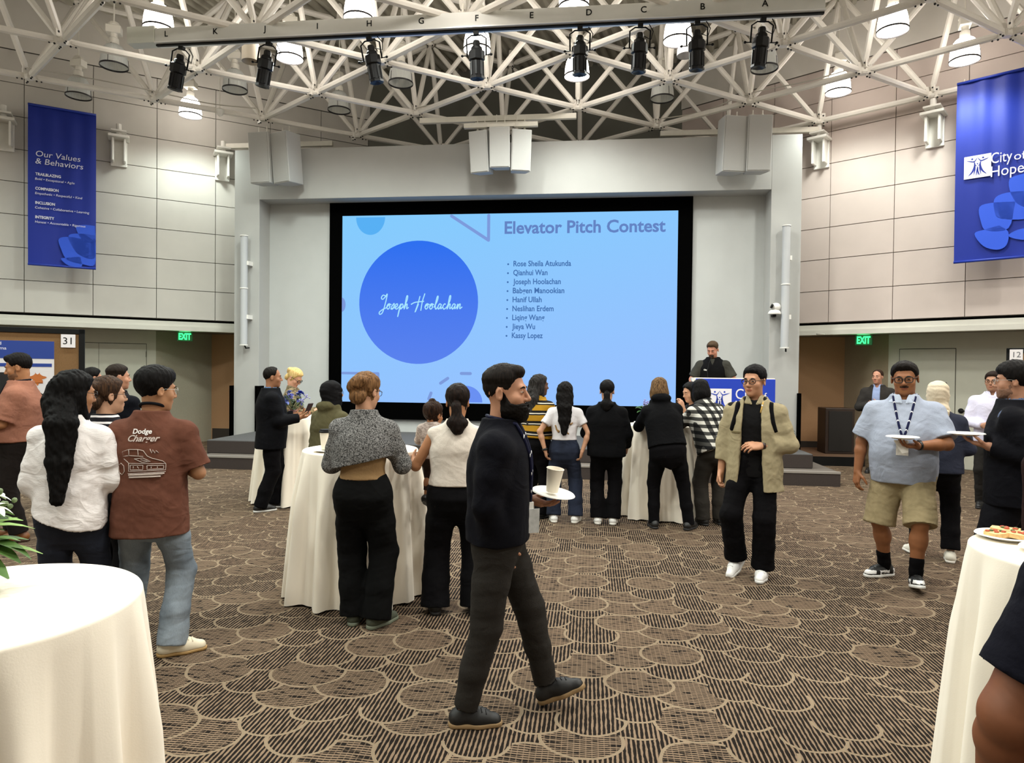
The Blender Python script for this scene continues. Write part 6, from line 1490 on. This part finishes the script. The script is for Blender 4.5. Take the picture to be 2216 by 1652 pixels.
# ------------------------------------------------------------------ poster boards
def board(label, D, s_right, w, z0, z1, sg, num, flip=1):
    n, e = wall_frame(sg); N = -Vector(n); a = on_wall(sg, D, s_right); X_ = -e if sg > 0 else e; X_ = Vector(X_)
    o = thing('poster_board', label, 'poster board', a, 0, 'poster boards'); c0 = -w if flip > 0 else 0
    R = Matrix((X_, -N, Vector((0, 0, 1)))).transposed()
    fr = MB(); h = .055
    fr.box(c0, c0+w, -.02, .02, z1-h, z1, R); fr.box(c0, c0+w, -.02, .02, z0, z0+h, R); fr.box(c0, c0+h, -.02, .02, z0, z1, R); fr.box(c0+w-h, c0+w, -.02, .02, z0, z1, R); fr.build('frame', M_BLACK, o, bevel=.004)
    cb = MB(); cb.box(c0+h, c0+w-h, -.008, .012, z0+h, z1-h, R); cb.build('cork', mat('7a5b38', .9, noise=.15, scale=180, bump=.3), o)
    for x_ in (c0+.10, c0+w-.10):
        lg = MB(); lg.box(x_-.03, x_+.03, -.02, .02, .03, z0, R); lg.box(x_-.035, x_+.035, -.32, .32, .0, .04, R); lg.build('leg', mat('d6d4cf', .5), o, bevel=.004)
    return o, R, N, X_
bs = 0.0
nL, eL = wall_frame(-1); sR = Vector((-5.44, 6.68, 0)).dot(eL)
o, R, N, X_ = board('cork poster board numbered 31 with research poster at the left edge', 8.6, sR, 1.9, .76, 2.07, -1, '31')
pg = MB(); pg.box(-1.60, -.275, -.0135, -.009, .93, 1.93, R); tag(pg.build('research_poster', mat('d8d6d8', .6), None), 'white research poster with blue header pinned to board 31', 'poster'); ps = bpy.data.objects['research_poster']; ps.location = o.location
hd = MB(); hd.box(-1.60, -.275, -.0150, -.0137, 1.745, 1.93, R); hd.build('header', mat('1b3a8c', .6), ps)
b2 = MB(); b2.box(-1.58, -.295, -.0150, -.0137, 1.66, 1.695, R); b2.box(-1.58, -.62, -.0150, -.0137, 1.05, 1.10, R); b2.build('section_bar', mat('1b3a8c', .6), ps)
bk = MB(); bk.box(-.83, -.58, -.0150, -.0137, 1.33, 1.60, R); bk.box(-1.1, -.62, -.0150, -.0137, 1.14, 1.30, R); bk.build('dark_figure', mat('0e0d0f', .6), ps)
for (cx_, cz_, col_, r_) in ((-.42, 1.535, 'b9692c', .075), (-.42, 1.34, '0f0d10', .08), (-.43, 1.14, '4a3f58', .06)):
    q = MB(); q.add([R @ Vector((cx_+r_*(.8+.25*math.sin(5*a)+.12*math.sin(11*a))*math.cos(a), -.0152, cz_+r_*(.8+.2*math.sin(7*a))*math.sin(a))) for a in np.linspace(0, 6.283, 50)[:-1]], [tuple(range(49))]); q.build('plot', mat(col_, .6), ps)
tx = MB()
for body, z_, sz_, w_ in (('Tumor mutational burden and', 1.885, .045, .86), ('microenvironment in lung adenocarcinoma', 1.835, .045, .93)): put_text(tx, frame(R @ Vector((-1.50+(0 if w_ < .9 else -.02), -.0152, z_)), X_, N), body, sz_, width=w_*.9)
tx.build('lettering', mat('e4e4ee', .6), ps)
cd = MB(); cd.box(-.215, -.085, -.0225, -.021, 1.87, 2.01, R); c_ = cd.build('number_card', mat('e6e2e4', .6), o); tn = MB(); put_text(tn, frame(R @ Vector((-.150, -.0235, 1.905)), X_, N), '31', .105, align='CENTER'); tn.build('number', M_BLACK, c_)
nR, eR_ = wall_frame(1); sL = Vector((4.50, 7.86, 0)).dot(eR_)
o, R, N, X_ = board('cork poster board numbered 12 at the right edge', 9.0, sL, 1.9, .75, 1.975, 1, '12', -1)
cd = MB(); cd.box(.03, .145, -.0225, -.021, 1.845, 1.96, R); c_ = cd.build('number_card', mat('e6e2e4', .6), o); tn = MB(); put_text(tn, frame(R @ Vector((.0875, -.0235, 1.875)), X_, N), '12', .085, align='CENTER'); tn.build('number', mat('5a5a60', .6), c_)
pg = MB(); pg.box(.19, 1.5, -.0135, -.009, .95, 1.90, R); ps = tag(pg.build('research_poster', mat('d8d6d8', .6), None), 'poster with blue header pinned to board 12', 'poster'); ps.location = o.location
hd = MB(); hd.box(.20, 1.49, -.0150, -.0137, 1.70, 1.89, R); hd.build('header', mat('1f4fc0', .6), ps)

# ------------------------------------------------------------------ cocktail tables
def linen(c='f4ead9'):
    t = NT('linen'); v = t.obj(); n1 = t.noise(v, 220., 2.0); return t.pr(lin(c), .8, 0, n1, .12, .002, Specular_IOR_Level=.2, Sheen_Weight=.15)
M_LIN = linen()
def table(label, x, y, R, zt, Rf, seed, nf=13):
    o = thing('cocktail_table', 'round standing table hidden under '+label.split(' on ')[0], 'table', (x, y, 0), 0, 'round standing tables')
    mb = MB(); mb.lathe([(0, zt-.03), (R-.01, zt-.03), (R-.01, zt-.006), (0, zt-.006)], 40, cap=False); mb.build('tabletop', mat('6b5138', .6), o)
    mb = MB(); mb.tube([(0, 0, .03), (0, 0, zt-.03)], .035, 14); mb.build('post', mat('2a2a2a', .4, .6), o)
    mb = MB(); mb.lathe([(.26, .0), (.26, .015), (.05, .035)], 28); mb.build('base', mat('2a2a2a', .4, .6), o)
    r = np.random.default_rng(seed); ph = r.uniform(0, 6.28, 4); mb = MB(); n = 240; rows = [0, .3, .6, .85, .95, 1.0]
    prof = []
    for f in rows: prof.append((R*f, zt, 0))
    for k_ in range(1, 5): prof.append((R+.010*math.sin(k_/4*math.pi/2), zt-.012*(1-math.cos(k_/4*math.pi/2)), 0))
    m_ = 26
    for k_ in range(1, m_+1):
        t_ = k_/m_; prof.append((R+.010+(Rf-R)*t_**.8, zt-.012-(zt-.022)*t_, t_))
    vs = []
    for rr, z, t_ in prof:
        for i in range(n):
            a = 2*math.pi*i/n; w_ = math.sin(nf*a+ph[0]+.8*math.sin(3*a+ph[1])); w_ = math.copysign(abs(w_)**.6, w_)*.85+.35*math.sin(2*nf*a*.77+ph[2])+.3*math.sin(5*a+ph[3])
            amp = (Rf*FOLD)*min(1, t_*3.0)**.8*(.5+.5*t_); q = rr+amp*w_
            vs.append((q*math.cos(a), q*math.sin(a), z+(.012*(1-abs(w_))*t_**4 if t_ > .9 else 0)))
    mm = len(prof); fs = [(j*n+i, (j+1)*n+i, (j+1)*n+(i+1) % n, j*n+(i+1) % n) for j in range(1, mm-1) for i in range(n)]
    fs += [(n+i, n+(i+1) % n, i) for i in range(n)]
    mb.add(vs, [f[::-1] for f in fs]); c = mb.build('tablecloth', M_LIN, None, smooth=True); c.location = (x, y, 0)
    tag(c, label, 'tablecloth', 'floor-length tablecloths'); return o
FOLD = .12
table('cream tablecloth on the nearest round table at lower left', -1.555, 1.535, .368, 1.05, .405, 1, 13)
FOLD = .11
table('cream tablecloth on the middle round table behind the grey cardigan', -1.70, 4.86, .415, 1.07, .495, 2, 14)
table('cream tablecloth on the far left round table beside the black suit', -3.70, 8.14, .40, 1.06, .50, 3, 13)
table('cream tablecloth on the far round table the row of people lean on', .84, 8.02, .40, 1.06, .47, 4, 13)
table('cream tablecloth on the right-edge round table with food plates', 1.742, 2.512, .36, 1.05, .44, 5, 12)

# ------------------------------------------------------------------ tableware
M_PLATE = mat('ece8de', .5); M_CUP = mat('e6dccb', .6)
def plate(label, p, r=.115, R=None, group='white paper plates'):
    o = thing('paper_plate', label, 'plate', p, 0, group); 
    if R is not None: o.rotation_euler = R
    MB().lathe([(0, .0), (r*.62, .0), (r*.70, .006), (r*.96, .014), (r, .013), (r*.96, .018), (r*.70, .010), (r*.6, .004), (0, .004)], 36, cap=False).build('dish', M_PLATE, o, smooth='auto'); return o
def cup(label, p, lid=False, R=None, h=.115, group='paper cups'):
    o = thing('paper_cup', label, 'cup', p, 0, group)
    if R is not None: o.rotation_euler = R
    MB().lathe([(0, .004), (.028, .0), (.030, .0), (.043, h), (.046, h+.002), (.043, h+.005), (.040, h), (.028, .008), (0, .008)], 32, cap=False).build('wall', M_CUP, o, smooth='auto')
    if lid: MB().lathe([(.047, h-.004), (.047, h+.006), (.042, h+.010), (.040, h+.020), (0, h+.020)], 32, cap=False).build('lid', M_BLACK, o, smooth='auto')
    return o
def hand_plate(B, q, label, off, tilt=(0, 0, 0), r=.115):
    w = world(B, B['palm%d' % q]+V3(off)); return plate(label, w, r, tilt), w
pl, w = hand_plate(front_man, -1, 'white paper plate held by the bearded person under a cup', (.0, .045, .012), (math.radians(4), math.radians(9), 0), .112)
cup('tall cream paper cup standing on the plate of the bearded person', w+Vector((-.005, 0, .018)), R=(math.radians(3), math.radians(8), 0), h=.118)
hand_plate(polo_man, -1, 'white paper plate held by the person in light blue polo', (.03, .02, .022), (0, 0, 0), .115)
mb = MB(); w2 = world(polo_man, polo_man['palm-1']+V3(.05, .05, -.03)); mb.slab([w2+Vector(v) for v in ((-.04, 0, .04), (.06, .01, .04), (.07, .01, -.05), (.02, 0, -.06))], (0, 1, 0), .006); tag(mb.build('paper_napkin', M_PLATE), 'white napkin hanging under the plate of the polo shirt', 'napkin')
hand_plate(suit2, -1, 'white paper plate held out by the dark suit at right', (.0, .06, .016), (0, 0, 0), .115)
plate('white plate with red crumb on the middle table', (-1.86, 4.64, 1.072)); cup('paper cup with black lid on the middle table plate', (-1.90, 4.67, 1.084), True, h=.125)
mb = MB(); mb.ball((0, 0, .012), (.02, .014, .012), 8, 6); mb.ball((.018, .006, .01), (.014, .012, .01), 8, 6); b_ = tag(mb.build('berry_piece', mat('5a1018', .5), smooth=True), 'dark red berry leftover on the middle table plate', 'food'); b_.location = (-1.81, 4.60, 1.086)
p1 = plate('white plate of pizza pieces on the right-edge table', (1.565, 2.715, 1.052), .10); p2 = plate('white plate with round bun on the right-edge table', (1.60, 2.515, 1.052), .095); p3 = plate('empty plate farthest back on the right-edge table', (1.80, 2.74, 1.052), .11)
for k, (dx_, dy_, rz_) in enumerate(((-.03, .0, .3), (.04, -.02, 1.5), (.03, .05, 2.6))):
    mb = MB(); mb.prism([(-.045, -.035), (.045, -.03), (.05, .02), (.0, .05), (-.04, .02)], 0, .016); mb.cur = 1
    for j in range(6): mb.ball((rng.uniform(-.03, .03), rng.uniform(-.02, .02), .018), (.010, .008, .005), 6, 4); mb.cur = 1+(j % 2)
    f_ = tag(mb.build('pizza_piece', [mat('d8b076', .7, noise=.2, scale=60), mat('b04a22', .6), mat('4a5a26', .7)], smooth='auto'), 'cheesy pizza piece with tomato on the right-edge plate', 'food', 'pizza pieces'); f_.location = (1.565+dx_, 2.715+dy_, 1.060+.002*k); f_.rotation_euler = (0, 0, rz_)
mb = MB(); mb.lathe([(0, 0), (.045, .0), (.055, .012), (.05, .030), (.03, .040), (0, .043)], 24, cap=False); b_ = tag(mb.build('bun', mat('c08a52', .6, noise=.15, scale=30), smooth=True), 'round golden bun on the right-edge table plate', 'food'); b_.location = (1.60, 2.515, 1.060)
mb = MB(); mb.box(-.09, .09, -.06, .06, 0, .003); b_ = tag(mb.build('paper_napkin', M_PLATE), 'folded white napkin on the right-edge table', 'napkin'); b_.location = (1.62, 2.34, 1.052); b_.rotation_euler = (0, 0, .5)
mb = MB(); mb.box(-.10, .10, -.07, .07, 0, .035); b_ = tag(mb.build('napkin_stack', M_PLATE), 'stack of white napkins on the far round table', 'napkin'); b_.location = (.62, 7.88, 1.062)
# phone in the suit's hands
w = world(suit_man, (suit_man['palm-1']+suit_man['palm1'])/2+V3(0, .07, .05)); mb = MB(); mb.box(-.04, .04, -.006, .006, -.07, .07, Matrix.Rotation(1.2, 3, 'Z') @ Matrix.Rotation(.5, 3, 'X'), w); tag(mb.build('phone', mat('3a2a30', .3), bevel=.004), 'phone held upright by the black suit at the left table', 'phone')

# ------------------------------------------------------------------ flowers
def flowers(label, p, blooms, leaves, r, h, group='flower arrangements', seed=1, vase='b98f8a', vr=.06, vh=.10):
    rg = np.random.default_rng(seed); o = thing('flower_arrangement', label, 'flowers', p, 0, group)
    MB().lathe([(0, 0), (vr*.8, 0), (vr, vh*.6), (vr*.9, vh), (vr*.8, vh), (vr*.8, vh*.3), (0, vh*.2)], 20, cap=False).build('vase', mat(vase, .4), o, smooth='auto')
    st = MB(); lf = MB()
    def leafshape(mb, c, d, L, wd_):
        d = Vector(d).normalized(); s_ = d.cross(Vector((0, 0, 1))); s_ = s_.normalized() if s_.length > .01 else Vector((1, 0, 0)); c = Vector(c); up_ = s_.cross(d); vs = []
        for i in range(6):
            t_ = i/5; w_ = wd_*math.sin(math.pi*min(max(t_, .04), .98))**.8; m_ = c+d*L*t_-Vector((0, 0, L*.35*t_*t_)); vs += [m_-s_*w_+up_*w_*.25, m_, m_+s_*w_+up_*w_*.25]
        mb.add(vs, [(i*3+j, i*3+j+1, i*3+j+4, i*3+j+3) for i in range(5) for j in range(2)])
    for (nleaf, col_, L, wd_) in leaves:
        mb = MB()
        for i in range(nleaf):
            a = rg.uniform(0, 6.28); e_ = rg.uniform(-.3, 1.1); c = Vector((math.cos(a)*r*.45*rg.uniform(.3, 1), math.sin(a)*r*.45*rg.uniform(.3, 1), vh+h*rg.uniform(.05, .55))); leafshape(mb, c, (math.cos(a)*math.cos(e_), math.sin(a)*math.cos(e_), math.sin(e_)), L*rg.uniform(.6, 1.2), wd_)
        mb.build('foliage', mat(col_, .6, noise=.25, scale=30), o, smooth=True)
    for (nb_, col_, rad_, kind) in blooms:
        for i in range(nb_):
            a = rg.uniform(0, 6.28); rr = r*math.sqrt(rg.uniform(.05, 1)); c = Vector((math.cos(a)*rr, math.sin(a)*rr, vh+h*(.95-.5*(rr/r)**2)*rg.uniform(.8, 1.08))); mb = MB()
            out = (c-Vector((0, 0, vh+h*.2))).normalized(); Q = out.to_track_quat('Z', 'Y').to_matrix()
            if kind == 'star':
                for k_ in range(6): leafshape(mb, c, Q @ Vector((math.cos(k_*1.047), math.sin(k_*1.047), .5)), rad_, rad_*.25)
            elif kind == 'rose':
                for ring in range(3):
                    for k_ in range(5): leafshape(mb, c-out*.01, Q @ Vector((math.cos(k_*1.257+ring)*(.4+.3*ring), math.sin(k_*1.257+ring)*(.4+.3*ring), 1-.25*ring)), rad_*1.3, rad_*.55)
            else:
                for k_ in range(9): mb.ball(c+Vector(rg.normal(0, rad_*.6, 3)), rad_*.35, 6, 4)
            mb.build('blossom', mat(col_, .6, noise=.1, scale=30), o, smooth=True); st.tube([Vector((0, 0, vh*.6)), (c+Vector((0, 0, vh)))*.5, c], .003, 5)
    st.build('stem', mat('3d5a26', .6), o, smooth=True); return o
flowers('blue and violet flower arrangement on the far left table', (-3.66, 7.96, 1.062), [(5, '2a3a9c', .045, 'rose'), (5, '6a78b8', .04, 'rose'), (4, '9a96c8', .03, 'puff'), (5, '4a4a9a', .03, 'star')], [(26, '25361c', .10, .022), (14, '3a5228', .13, .014)], .19, .24, seed=4, vase='b08684')
flowers('flower arrangement with blue bloom on the far round table', (.66, 8.10, 1.062), [(2, '2a3aa0', .04, 'rose'), (2, '8a86c0', .03, 'puff')], [(16, '2f5a24', .10, .03)], .10, .18, seed=6, vase='9aa39a', vr=.05)
flowers('blue and white flowers standing on the stage at right', (3.22, 11.55, .44), [(4, '3a4a96', .06, 'rose'), (4, 'c9cbd6', .05, 'puff'), (3, '5a5aa0', .05, 'star')], [(20, '2a3a24', .14, .025)], .18, .28, seed=8, vase='8a8a86', vr=.09, vh=.18)
flowers('white star flowers and big green leaves at the left edge of the nearest table', (-1.69, 1.60, 1.052), [(9, 'e6e8d8', .040, 'star'), (4, '6a7a52', .022, 'puff'), (4, '8a9a5a', .018, 'puff')], [(22, '4a6a2e', .12, .030), (12, '7a9a4a', .15, .022), (10, '5a7a3a', .09, .012)], .17, .20, seed=11, vase='c9cec6', vr=.05, vh=.09)
# loose white things on the stage
for k, (x_, y_, w_, h_, d_) in enumerate(((-2.62, 11.5, .34, .06, .25), (-2.30, 11.3, .22, .10, .18), (-1.9, 11.6, .30, .08, .20), (-5.0, 11.0, .42, .012, .16))):
    mb = MB(); mb.box(-w_/2, w_/2, -d_/2, d_/2, 0, h_); b_ = tag(mb.build('paper_box', mat('d6d8da', .6), bevel=.004), ('flat white box on the stage left of the cream top', 'smaller white box on the stage beside the baby', 'white box on the stage behind the cream top', 'thin white sheet on the stage behind the black suit')[k], 'box', 'white boxes on the stage'); b_.location = (x_, y_, .442); b_.rotation_euler = (0, 0, .3*k)
